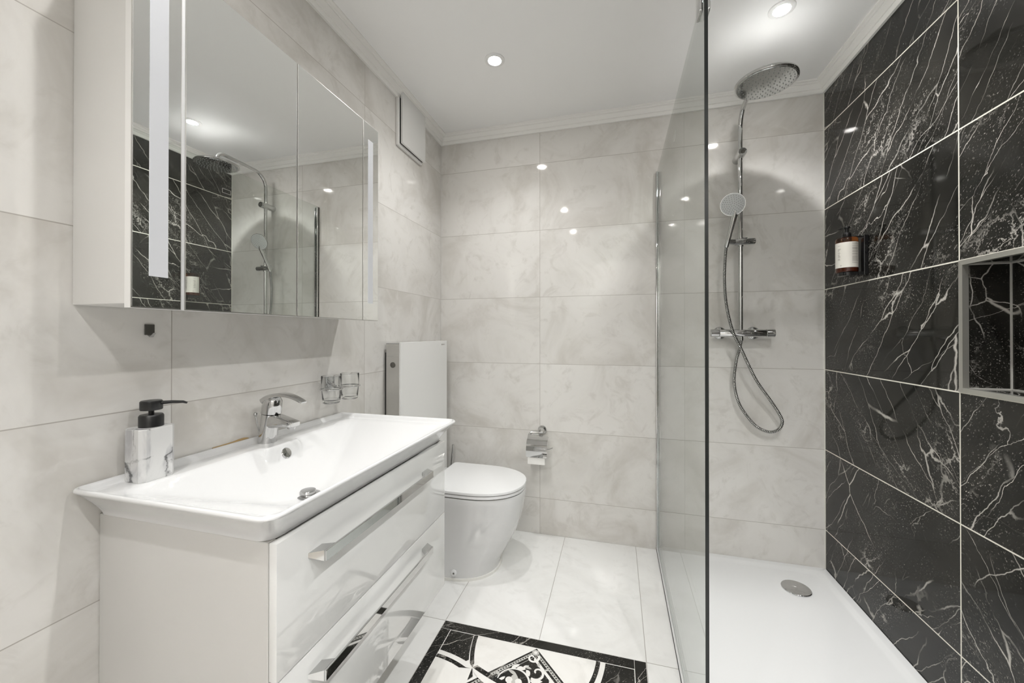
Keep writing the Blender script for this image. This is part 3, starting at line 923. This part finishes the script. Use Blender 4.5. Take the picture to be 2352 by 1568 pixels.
# ================================================================== CISTERN PANEL, TOILET
ci = thing('cistern', 'tall slim white glass fronted toilet cistern with grey aluminium sides behind the toilet', 'cistern', (0.05, -0.378, 0.0))
MB().box((0.012, -0.633, 0.0), (0.084, -0.124, 1.083)).build('body', 'alu', ci)
MB().box((0.012, -0.633, 1.0835), (0.084, -0.124, 1.141)).build('cap', 'alu', ci)
MB().box((0.002, -0.628, 0.02), (0.012, -0.129, 1.10)).build('wall_gap_shade', 'dark_gap', ci)  # dark slab painted as the shade in the gap behind the cistern
MB().rbox((0.0845, -0.638, 0.0), (0.094, -0.119, 1.150), 0.0015).build('front_panel', 'white_gloss', ci)
MB().box((0.012, -0.634, 1.1412), (0.0845, -0.123, 1.1445)).build('top_strip', 'chrome_satin', ci)
MB().lathe([(0.0, 0.0), (0.0135, 0.0), (0.0135, 0.002), (0.012, 0.003), (0.0, 0.003)], (0.048, -0.633, 1.041), (0, -1, 0), 28).build('flush_button', 'dark_metal', ci, smooth=40)
MB().box((0.0941, -0.193, 1.1245), (0.0943, -0.187, 1.1325)).build('logo_mark', 'ink', ci)
text_mesh('GEBERIT', 0.0088, (0.0943, -0.184, 1.1255), (0, 1, 0), (0, 0, 1), 'logo_lettering', 'ink', ci)

tc = -0.367
def dshape(x0, x1, hw, z, cy=tc, n=26, back_r=0.02, sx=0.56):
    """D outline: straight sides from the back, half ellipse at the front"""
    xs = x0 + (x1 - x0) * (1 - sx)
    pts = []
    for k in range(5):
        a = R(180 + 90 * k / 4)
        pts.append((x0 + back_r + back_r * math.cos(a), cy - hw + back_r + back_r * math.sin(a)))
    for k in range(1, 9):
        pts.append((x0 + back_r + (xs - x0 - back_r) * k / 9, cy - hw))
    for k in range(n + 1):
        a = R(-90 + 180 * k / n)
        ca, sa = math.cos(a), math.sin(a)
        e_ = 2 / 2.25
        pts.append((xs + (x1 - xs) * abs(ca) ** e_, cy + hw * math.copysign(abs(sa) ** e_, sa)))
    for k in range(8, 0, -1):
        pts.append((x0 + back_r + (xs - x0 - back_r) * k / 9, cy + hw))
    for k in range(5):
        a = R(90 + 90 * k / 4)
        pts.append((x0 + back_r + back_r * math.cos(a), cy + hw - back_r + back_r * math.sin(a)))
    return [(x, y, z) for x, y in pts]
to = thing('toilet', 'white ceramic floor standing toilet with closed lid in front of the cistern', 'toilet', (0.36, tc, 0.0))
MB().rings([dshape(0.096, 0.508, 0.186, 0.0), dshape(0.096, 0.508, 0.186, 0.012)]).build('base_seal', 'seal', to, smooth=40)
prof = [(0.012, 0.500, 0.181), (0.03, 0.502, 0.1815), (0.07, 0.520, 0.183), (0.12, 0.550, 0.1855), (0.17, 0.577, 0.188), (0.22, 0.600, 0.191), (0.27, 0.617, 0.1935), (0.32, 0.629, 0.196), (0.37, 0.636, 0.198), (0.396, 0.638, 0.199), (0.402, 0.636, 0.197), (0.404, 0.628, 0.19)]
bw = MB().rings([dshape(0.096, x1, hw, z) for z, x1, hw in prof]).build('bowl', 'ceramic', to, smooth=50)
MB().rings([dshape(0.172, 0.630, 0.195, 0.407), dshape(0.170, 0.636, 0.199, 0.409), dshape(0.170, 0.636, 0.199, 0.419), dshape(0.172, 0.633, 0.197, 0.421)]).build('seat', 'seat_plastic', to, smooth=50)
MB().rings([dshape(0.172, 0.628, 0.193, 0.4035), dshape(0.172, 0.628, 0.193, 0.4072)]).build('seat_buffer', 'dark_metal', to)
MB().rings([dshape(0.176, 0.624, 0.190, 0.4208), dshape(0.176, 0.624, 0.190, 0.4248)]).build('lid_buffer', 'dark_metal', to)
MB().rings([dshape(0.168, 0.632, 0.198, 0.4245), dshape(0.166, 0.638, 0.202, 0.4265), dshape(0.166, 0.639, 0.2025, 0.434), dshape(0.168, 0.637, 0.201, 0.438), dshape(0.176, 0.629, 0.193, 0.4395)]).build('lid', 'seat_plastic', to, smooth=50)
bc = MB().lathe([(0.0, -0.003), (0.0155, -0.003), (0.0155, 0.002), (0.013, 0.004), (0.0, 0.004)], (0.328, tc - 0.182, 0.040), (0, -1, 0.04), 28).build('bolt_cover', 'seat_plastic', to, smooth=40)
MB().lathe([(0.0, 0.0), (0.0042, 0.0), (0.0042, 0.0012), (0.0, 0.0012)], (0.328, tc - 0.186, 0.040), (0, -1, 0.04), 16).build('bolt', 'dark_metal', bc)

# toilet brush in the back corner
tb = thing('toilet_brush', 'chrome toilet brush standing in the corner behind the toilet', 'toilet brush', (0.088, -0.062, 0.0))
MB().lathe([(0.0, 0.0), (0.044, 0.0), (0.046, 0.004), (0.046, 0.25), (0.043, 0.252), (0.018, 0.252)], (0.088, -0.062, 0.0)).build('holder', 'chrome_satin', tb, smooth=40)
MB().tube([(0.088, -0.062, 0.245), (0.096, -0.062, 0.35), (0.110, -0.062, 0.508)], [0.008, 0.0065, 0.0062], 16).build('handle', 'chrome', tb, smooth=50)

# ------------------------------------------------------------------ toilet paper holder and roll
hp = thing('toilet_paper_holder', 'chrome toilet paper holder with cover flap on the back wall', 'paper holder', (0.652, -0.001, 0.62))
MB().lathe([(0.026, 0.0), (0.0265, 0.006), (0.024, 0.011), (0.017, 0.017), (0.012, 0.028), (0.012, 0.050), (0.0, 0.051)], (0.658, -0.001, 0.620), (0, -1, 0), 32).build('wall_mount', 'chrome', hp, smooth=40)
mb = MB().tube([(0.664, -0.043, 0.617), (0.610, -0.046, 0.614), (0.596, -0.050, 0.611)], 0.0055, 14)
mb.build('arm', 'chrome', hp, smooth=50)
RX, RY, RZ, RR = 0.646, -0.078, 0.527, 0.050
pts = catmull([(0.600, -0.050, 0.612), (0.588, -0.053, 0.604), (0.583, -0.060, 0.580), (0.582, -0.070, 0.548), (0.586, -0.078, 0.531), (0.600, -0.080, 0.527), (0.650, -0.080, 0.527), (0.704, -0.080, 0.528), (0.722, -0.081, 0.533), (0.734, -0.082, 0.541)], 0.004)
MB().tube(pts, 0.0032, 12).build('wire_rail', 'chrome', hp, smooth=50)
rs = []
n = 22
for k in range(n + 1):
    a = R(108 - 128 * k / n)           # from over the top, round the front, hanging down
    rs.append((RY - (RR + 0.006) * math.sin(R(0)) - (RR + 0.007) * math.cos(R(180) - a) * -1, RZ + (RR + 0.007) * math.sin(a)))
prof_c = [(-0.052, 0.606), (-0.066, 0.602), (-0.090, 0.594), (-0.112, 0.580), (-0.127, 0.560), (-0.1335, 0.536), (-0.1340, 0.512), (-0.1325, 0.492)]
pc = catmull([(0, y, z) for y, z in prof_c], 0.004)
rings = []
for k, q in enumerate(pc):
    f = k / (len(pc) - 1)
    sh = 0.034 * (1 - sst(0.0, 0.16, f))
    x0, x1 = 0.588 + sh * 0.25, 0.708 - sh * 1.9
    x0 += 0.004 * sst(0.95, 1, f); x1 -= 0.004 * sst(0.95, 1, f)
    a, b = pc[max(0, k - 1)], pc[min(len(pc) - 1, k + 1)]
    d = (b - a).normalized()
    nrm = Vector((0, -d.z, d.y)) * 0.0012
    rings.append([(x0, q.y, q.z), (x1, q.y, q.z), (x1, q.y + nrm.y, q.z + nrm.z), (x0, q.y + nrm.y, q.z + nrm.z)])
MB().rings(rings).build('cover_flap', 'chrome', hp, smooth=40)
ro = MB().lathe([(0.018, 0.0), (RR, 0.0), (RR, 0.098), (0.018, 0.098)], (RX - 0.049, RY, RZ), (1, 0, 0), 40, closed=True)
ro.box((RX - 0.049, RY - RR - 0.0004, RZ - 0.075), (RX + 0.049, RY - RR + 0.0006, RZ))
tag(ro.build('toilet_roll', 'paper', smooth=40), 'white toilet paper roll under the chrome cover flap on the back wall', 'toilet paper')

# ================================================================== EXTRACTOR VENT COVER
ve = thing('vent_cover', 'white square extractor fan cover high on the left wall by the corner', 'vent cover', (0.0, -0.41, 2.28))
MB().rbox((0.0005, -0.535, 2.153), (0.016, -0.280, 2.398), 0.003).build('frame', 'white_matte', ve)
MB().box((0.016, -0.522, 2.166), (0.021, -0.290, 2.396)).build('gap', 'dark_gap', ve)
MB().rbox((0.021, -0.520, 2.166), (0.034, -0.280, 2.428), 0.002).build('cover_plate', 'white_gloss', ve)

# ================================================================== SHOWER: tray, screen, rail, hand shower
TX0, TY0 = 1.318, -1.75
mb = MB()
def trect(d, z):
    return [(x, y, z) for x, y in rrect(TX0 + d, TY0 + d, W - 0.001 - d, -0.001 - d, max(0.0015, min(0.05, d * 1.0)), 6)]
rg = [trect(0.0, 0.0), trect(0.0, 0.018), trect(0.002, 0.020), trect(0.026, 0.020), trect(0.034, 0.0185), trect(0.05, 0.0125), trect(0.062, 0.0105), trect(0.15, 0.0085), trect(0.30, 0.006)]
st = MB().rings(rg).build('shower_tray', 'tray', smooth=35)
tag(st, 'flat white shower tray on the floor below the black marble wall', 'shower tray')
MB().lathe([(0.0, 0.0), (0.058, 0.0), (0.059, 0.003), (0.057, 0.0055), (0.040, 0.0085), (0.018, 0.0100), (0.0, 0.0105)], (1.889, -0.197, 0.0085), n=48).build('drain_cover', 'chrome', st, smooth=40)

GX, GY1, GZ1, GT = 1.308, -1.186, 2.088, 0.008
ss = thing('shower_screen', 'clear frameless glass shower screen between toilet area and shower tray', 'shower screen', (GX, -0.6, 0.0))
MB().box((GX - GT / 2, GY1 + 0.0012, 0.016), (GX + GT / 2, -0.012, GZ1)).build('glass_pane', 'pane', ss)
MB().rbox((GX - GT / 2 - 0.0004, GY1 - 0.0012, 0.016), (GX + GT / 2 + 0.0004, GY1 + 0.0012, GZ1), 0.0003, 1).build('edge_refraction', 'edge', ss)
mb = MB()
for x0, x1 in ((GX - 0.0115, GX - GT / 2), (GX + GT / 2, GX + 0.0115)):
    mb.rbox((x0, -0.022, 0.016), (x1, -0.0005, GZ1 - 0.004), 0.0018)
mb.box((GX - 0.0115, -0.010, 0.016), (GX + 0.0115, -0.0005, GZ1 - 0.004))
mb.build('wall_profile', 'chrome', ss, smooth=40)
mb = MB()
for x0, x1 in ((GX - 0.0125, GX - GT / 2), (GX + GT / 2, GX + 0.0095)):
    mb.rbox((x0, GY1 + 0.002, 0.0005), (x1, -0.001, 0.019), 0.002)
mb.box((GX - 0.0125, GY1 + 0.002, 0.0005), (GX + 0.0095, -0.001, 0.0155))
mb.build('floor_profile', 'alu_bright', ss, smooth=40)
cl = MB()
cl.rbox((GX - 0.014, GY1 + 0.012, GZ1 - 0.052), (GX - GT / 2 - 0.0002, GY1 + 0.056, GZ1 + 0.012), 0.002)
cl.rbox((GX + GT / 2 + 0.0002, GY1 + 0.012, GZ1 - 0.052), (GX + 0.014, GY1 + 0.056, GZ1 + 0.012), 0.002)
cl.box((GX - 0.013, GY1 + 0.013, GZ1 + 0.0005), (GX + 0.013, GY1 + 0.055, GZ1 + 0.0115))
clo = cl.build('bar_clamp', 'chrome', ss, smooth=40)
MB().tube([(GX, GY1 + 0.034, GZ1 + 0.019), (W - 0.012, GY1 + 0.034, GZ1 + 0.019)], 0.008, 20).build('support_bar', 'chrome', ss, smooth=50)
MB().lathe([(0.022, 0.0), (0.022, 0.008), (0.012, 0.012), (0.0, 0.012)], (W - 0.0005, GY1 + 0.034, GZ1 + 0.019), (-1, 0, 0), 28).build('wall_flange', 'chrome', ss, smooth=40)
ly, lz = -0.667, 1.958
mb = MB()
for y0, y1, z0_, z1_ in ((ly - 0.024, ly + 0.024, lz + 0.010, lz + 0.012), (ly - 0.024, ly + 0.024, lz - 0.012, lz - 0.010), (ly - 0.024, ly - 0.022, lz - 0.010, lz + 0.010), (ly + 0.022, ly + 0.024, lz - 0.010, lz + 0.010)):
    mb.box((GX - GT / 2 - 0.0003, y0, z0_), (GX - GT / 2 - 0.0001, y1, z1_))
mb.build('etched_mark', 'stone_light', ss)

# shower rail with mixer, overhead arm and head
RXX, RYY = 1.698, -0.066
sh = thing('shower_column', 'chrome rain shower column with thermostatic mixer on the back wall', 'shower', (RXX, 0.0, 1.194))
HX, HY, HZ = 1.697, -0.418, 2.256
arm = [(RXX, RYY, 1.205), (RXX, RYY, 2.235)]
for k in range(1, 13):
    a = R(90 * k / 12)
    arm.append((RXX, RYY - 0.095 * (1 - math.cos(a)), 2.235 + 0.095 * math.sin(a)))
arm += [(RXX, HY + 0.055, 2.338)]
for k in range(1, 11):
    a = R(90 * k / 10)
    arm.append((RXX, HY + 0.045 - 0.045 * math.sin(a), 2.338 - 0.045 * (1 - math.cos(a))))
arm.append((HX, HY, HZ + 0.020))
MB().tube(arm, 0.0105, 24).build('riser_pipe', 'chrome', sh, smooth=60)
br = MB().tube_straight([(RXX, -0.0005, 2.105), (RXX, -0.106, 2.105), (RXX, -0.110, 2.105)], [0.0205, 0.0205, 0.0185], 32).build('wall_bracket', 'chrome', sh, smooth=40)
MB().cyl((RXX, -0.110, 2.105), (RXX, -0.1106, 2.105), 0.0105, n=24).build('bracket_cap', 'dark_metal', br)
hd = MB().lathe([(0.0, 0.005), (0.1085, 0.0052), (0.1150, 0.0055), (0.1170, 0.0045), (0.118, 0.0), (0.1165, -0.0045), (0.113, -0.006), (0.0, -0.006)], (HX, HY, HZ), n=96).build('overhead_shower', 'chrome', sh, smooth=35)
MB().lathe([(0.0, 0.030), (0.018, 0.030), (0.020, 0.018), (0.027, 0.0145), (0.070, 0.0115), (0.104, 0.0068), (0.1080, 0.0054), (0.0, 0.0050)], (HX, HY, HZ), n=72).build('glow_damper', 'damper_top', hd, smooth=35)  # added dark cover, damps the lamp glow the head reflects onto the ceiling
sf = MB().lathe([(0.0, -0.0085), (0.108, -0.0085), (0.111, -0.0062), (0.0, -0.0062)], (HX, HY, HZ), n=64).build('spray_face', 'grey_spray', hd, smooth=30)
mb = MB()
for ring, cnt in ((0.016, 6), (0.034, 11), (0.052, 17), (0.070, 23), (0.087, 28), (0.101, 33)):
    for k in range(cnt):
        a = 2 * PI * (k + 0.37 * ring * 100) / cnt
        mb.tube_straight([(HX + ring * math.cos(a), HY + ring * math.sin(a), HZ - 0.0084), (HX + ring * math.cos(a), HY + ring * math.sin(a), HZ - 0.0108)], [0.0022, 0.0015], 8)
mb.build('nozzles', 'nozzle_light', hd, smooth=40)
# thermostatic mixer bar
MZ = 1.194
MB().tube_straight([(1.598, RYY, MZ), (1.600, RYY, MZ), (1.808, RYY, MZ), (1.810, RYY, MZ)], [0.0185, 0.0195, 0.0195, 0.0185], 36).build('mixer_bar', 'chrome', sh, smooth=40)
for x0, x1 in ((1.5575, 1.5965), (1.8115, 1.8500)):
    MB().tube_straight([(x0, RYY, MZ), (x0 + 0.002, RYY, MZ), (x1 - 0.001, RYY, MZ), (x1, RYY, MZ)], [0.0185, 0.0205, 0.0205, 0.0195], 36).build('mixer_knob', 'chrome', sh, smooth=40)
for x in (1.615, 1.772):
    MB().lathe([(0.033, 0.0), (0.033, 0.004), (0.026, 0.013), (0.018, 0.017), (0.016, 0.052)], (x, -0.0005, MZ), (0, -1, 0), 36).build('wall_rosette', 'chrome', sh, smooth=35)
MB().lathe([(0.0, -0.020), (0.008, -0.020), (0.0095, -0.019), (0.0095, 0.0), (0.0, 0.0)], (RXX + 0.003, RYY, MZ - 0.018), n=24).build('hose_outlet', 'chrome', sh, smooth=40)
# slider with its clamp knob
SZ = 1.658
mb = MB().tube_straight([(1.668, RYY - 0.010, SZ), (1.670, RYY - 0.010, SZ), (1.757, RYY - 0.010, SZ), (1.760, RYY - 0.010, SZ)], [0.0150, 0.0170, 0.0170, 0.0155], 32)
mb.tube_straight([(RXX, RYY, SZ - 0.022), (RXX, RYY, SZ + 0.022)], [0.0145, 0.0145], 28)
mb.build('slider', 'chrome', sh, smooth=40)
MB().tube_straight([(1.632, -0.086, SZ + 0.003), (1.668, RYY - 0.012, SZ)], [0.0148, 0.0148], 28).build('hand_shower_holder', 'chrome', sh, smooth=40)
MB().rbox((1.710, RYY - 0.018, SZ + 0.0165), (1.726, RYY - 0.004, SZ + 0.0215), 0.002).build('slider_button', 'chrome_satin', sh)

# hand shower with its hose
hs = thing('hand_shower', 'round chrome hand shower with coiled metal hose resting in the slider of the column', 'hand shower', (1.634, -0.10, 1.66))
hb, hn = Vector((1.626, -0.092, 1.632)), Vector((1.650, -0.142, 1.776))
ax = (hn - hb).normalized()
MB().tube_straight([hb, hb + ax * 0.004, hb + ax * 0.05, hb + ax * 0.10, hn], [0.0095, 0.0108, 0.0112, 0.0125, 0.0150], 28).build('grip', 'chrome', hs, smooth=50)
hc = Vector((1.636, -0.168, 1.826))
nf = (Vector((1.36, -1.32, 1.20)) - hc).normalized()
hh = MB().lathe([(0.0, -0.022), (0.022, -0.021), (0.042, -0.012), (0.053, -0.002), (0.0555, 0.004), (0.0545, 0.009), (0.0, 0.009)], hc, nf, 56).build('spray_head', 'chrome', hs, smooth=40)
MB().tube([hn - ax * 0.004, hn + ax * 0.016, hc - nf * 0.010], [0.0150, 0.0165, 0.020], 24).build('neck', 'chrome', hs, smooth=60)
MB().lathe([(0.0, 0.011), (0.050, 0.0108), (0.0535, 0.0088), (0.0, 0.0085)], hc, nf, 56).build('spray_face', 'light_spray', hh, smooth=30)
ua = nf.orthogonal().normalized(); ub = nf.cross(ua)
mb = MB()
for ring, cnt in ((0.008, 5), (0.017, 10), (0.026, 15), (0.035, 20), (0.044, 25)):
    for k in range(cnt):
        a = 2 * PI * (k + ring * 31) / cnt
        c = hc + (ua * math.cos(a) + ub * math.sin(a)) * ring + nf * 0.0108
        mb.tube_straight([c, c + nf * 0.0016], [0.0016, 0.0011], 8)
mb.build('nozzles', 'nozzle', hh, smooth=40)
hose = [hb, (1.6215, -0.0925, 1.585), (1.618, -0.09, 1.472), (1.626, -0.092, 1.338), (1.652, -0.101, 1.205), (1.689, -0.100, 1.117), (1.761, -0.078, 0.963), (1.828, -0.062, 0.862), (1.873, -0.052, 0.79), (1.889, -0.046, 0.746), (1.873, -0.042, 0.707), (1.829, -0.040, 0.693),
        (1.766, -0.040, 0.727), (1.699, -0.044, 0.824), (1.672, -0.050, 0.936), (1.679, -0.058, 1.049), (1.694, -0.064, 1.116), (RXX + 0.003, RYY, 1.158)]
hpts = catmull(hose, 0.00155)
prf = (0.0070, 0.0082, 0.0082, 0.0070, 0.0054)
MB().tube(hpts, [prf[i % 5] for i in range(len(hpts))], 14).build('hose', 'hose_steel', hs, smooth=60)

# ------------------------------------------------------------------ shower soap bottle and its wall holder
BX, BY, BZ = 2.030, -0.322, 1.443
bh = thing('bottle_holder', 'black wall holder carrying the shower soap bottle on the black marble wall', 'holder', (W, BY, BZ))
MB().rbox((W - 0.017, BY - 0.030, BZ - 0.008), (W - 0.0005, BY + 0.034, BZ + 0.158), 0.002).build('back_plate', 'black_gloss', bh)
MB().rings([[(x, y, z) for x, y in ([(W - 0.017, BY + 0.030)] + [(BX + 0.030 * math.cos(R(a)), BY + 0.030 * math.sin(R(a))) for a in range(90, 271, 12)] + [(W - 0.017, BY - 0.030)])] for z in (BZ - 0.008, BZ + 0.006)]).build('base_cup', 'black_gloss', bh, smooth=40)
mb = MB()
mb.tube([(BX + 0.0155 * math.cos(R(a)) , BY + 0.0155 * math.sin(R(a)), BZ + 0.158) for a in range(0, 361, 15)], 0.0022, 10)
mb.rbox((BX + 0.0165, BY - 0.012, BZ + 0.1555), (W - 0.010, BY + 0.012, BZ + 0.1595), 0.001)
mb.build('neck_ring', 'black_gloss', bh, smooth=50)
bo = thing('soap_bottle', 'brown glass pump bottle with cream label hanging on the black marble wall', 'bottle', (BX, BY, BZ + 0.007))
B0 = BZ + 0.007
MB().lathe([(0.0, 0.0), (0.0345, 0.0), (0.0375, 0.003), (0.0375, 0.138), (0.0350, 0.144), (0.0200, 0.1475), (0.0140, 0.149), (0.0140, 0.158), (0.0, 0.158)], (BX, BY, B0), n=56).build('bottle_body', 'amber', bo, smooth=40)
MB().lathe([(0.0, 0.003), (0.0335, 0.003), (0.0350, 0.005), (0.0350, 0.126), (0.0, 0.126)], (BX, BY, B0), n=48).build('liquid', 'soap', bo, smooth=40)
a0_, a1_, zl0, zl1, rl = 158, 322, 0.018, 0.124, 0.0378
lb = MB()
n = 40
ins, out = [], []
vs, fs = [], []
for k in range(n + 1):
    a = R(a0_ + (a1_ - a0_) * k / n)
    for z in (zl0, zl1):
        vs.append((BX + rl * math.cos(a), BY + rl * math.sin(a), B0 + z))
for k in range(n):
    fs.append((2 * k, 2 * k + 2, 2 * k + 3, 2 * k + 1))
lbo = lb.add(vs, fs).build('bottle_label', 'label', bo, smooth=60)
random.seed(7)
ik = MB()
def line(a0, a1, z, h, r=rl + 0.00015):
    k = max(2, int((a1 - a0) / 6))
    v_, f_ = [], []
    for i in range(k + 1):
        a = R(a0 + (a1 - a0) * i / k)
        v_ += [(BX + r * math.cos(a), BY + r * math.sin(a), B0 + z), (BX + r * math.cos(a), BY + r * math.sin(a), B0 + z + h)]
    for i in range(k):
        f_.append((2 * i, 2 * i + 2, 2 * i + 3, 2 * i + 1))
    ik.add(v_, f_)
z = 0.119
blocks = [3, 2, 4, 3, 3, 9, 2]
for bk in blocks:
    for i in range(bk):
        L = random.uniform(34, 42)
        a = 272.0
        while a < 272 + L:                       # each printed line is a row of short dark words
            wd = random.uniform(2.2, 6.0)
            line(a, min(a + wd, 272 + L), z, 0.0010)
            a += wd + 1.3
        z -= 0.0026
    z -= 0.0032
ik.build('print_block', 'ink', lbo, fix=False)
ik = MB()
for z0_, cnt in ((0.110, 1), (0.097, 4), (0.082, 2), (0.074, 5), (0.056, 2), (0.050, 1)):
    for i in range(cnt):
        a = 196.0
        L = random.uniform(8, 18)
        while a < 196 + L:
            wd = random.uniform(2.0, 5.0)
            line(a, min(a + wd, 196 + L), z0_ - 0.0029 * i, 0.0013)
            a += wd + 1.2
ik.build('print_block', 'ink', lbo, fix=False)
ik = MB()
for k in range(18):
    a = 2 * PI * k / 18
    line(213 + 3.4 * math.cos(a), 213 + 3.4 * math.cos(a) + 1.5, 0.0265 + 0.0022 * math.sin(a), 0.0008)
ik.build('print_emblem', 'ink', lbo, fix=False)
MB().lathe([(0.0150, 0.0), (0.0155, 0.001), (0.0155, 0.012), (0.0140, 0.0145), (0.0075, 0.016), (0.0070, 0.034), (0.0, 0.034)], (BX, BY, B0 + 0.1535), n=32).build('pump_collar', 'black_gloss', bo, smooth=35)
dv = Vector((-0.55, 0.83, 0)).normalized()
pb = Vector((BX, BY, B0 + 0.1865))
pm = MB().lathe([(0.0, 0.0), (0.0105, 0.0), (0.0115, 0.002), (0.0115, 0.006), (0.010, 0.008), (0.0, 0.0085)], pb, n=28)
pm.tube([pb + Vector((0, 0, 0.0045)), pb + dv * 0.018 + Vector((0, 0, 0.0045)), pb + dv * 0.031 + Vector((0, 0, 0.0028))], [0.0045, 0.0038, 0.0026], 12)
pm.build('pump_head', 'black_gloss', bo, smooth=40)

# ================================================================== CEILING DOWNLIGHTS
labels = ['round white recessed ceiling downlight above the toilet', 'round white recessed ceiling downlight above the rain shower head',
          'round white recessed ceiling downlight beyond the washbasin front, above the medallion', 'round white recessed ceiling downlight over the near half of the shower tray',
          'round white recessed ceiling downlight by the door on the left wall side', 'round white recessed ceiling downlight by the door on the black wall side']
for (lx, ly_), lab, watts in zip(DOWNLIGHTS, labels, LAMPS_W):
    d = thing('downlight', lab, 'ceiling light', (lx, ly_, H), 'recessed ceiling downlights')
    MB().lathe([(0.046, 0.0), (0.046, -0.0025), (0.043, -0.0045), (0.030, -0.0050), (0.0285, -0.0030), (0.0285, 0.0)], (lx, ly_, H), n=48, closed=True).build('ring', 'ring_white', d, smooth=40)
    MB().lathe([(0.0, -0.0026), (0.027, -0.0024), (0.0282, -0.0006), (0.0, -0.0004)], (lx, ly_, H), n=40).build('lens', 'lens', d, smooth=40)
    ld = bpy.data.lights.new('lamp', 'SPOT')
    ld.energy = watts
    ld.color = (0.99, 0.995, 1.0)
    ld.spot_size = R(132)
    ld.spot_blend = 1.0
    ld.shadow_soft_size = 0.014
    lo = bpy.data.objects.new('lamp', ld)
    COL.objects.link(lo)
    lo.parent = d
    lo.location = (0, 0, -0.018)

for o in bpy.data.objects:
    if '_base' in o:
        del o['_base']
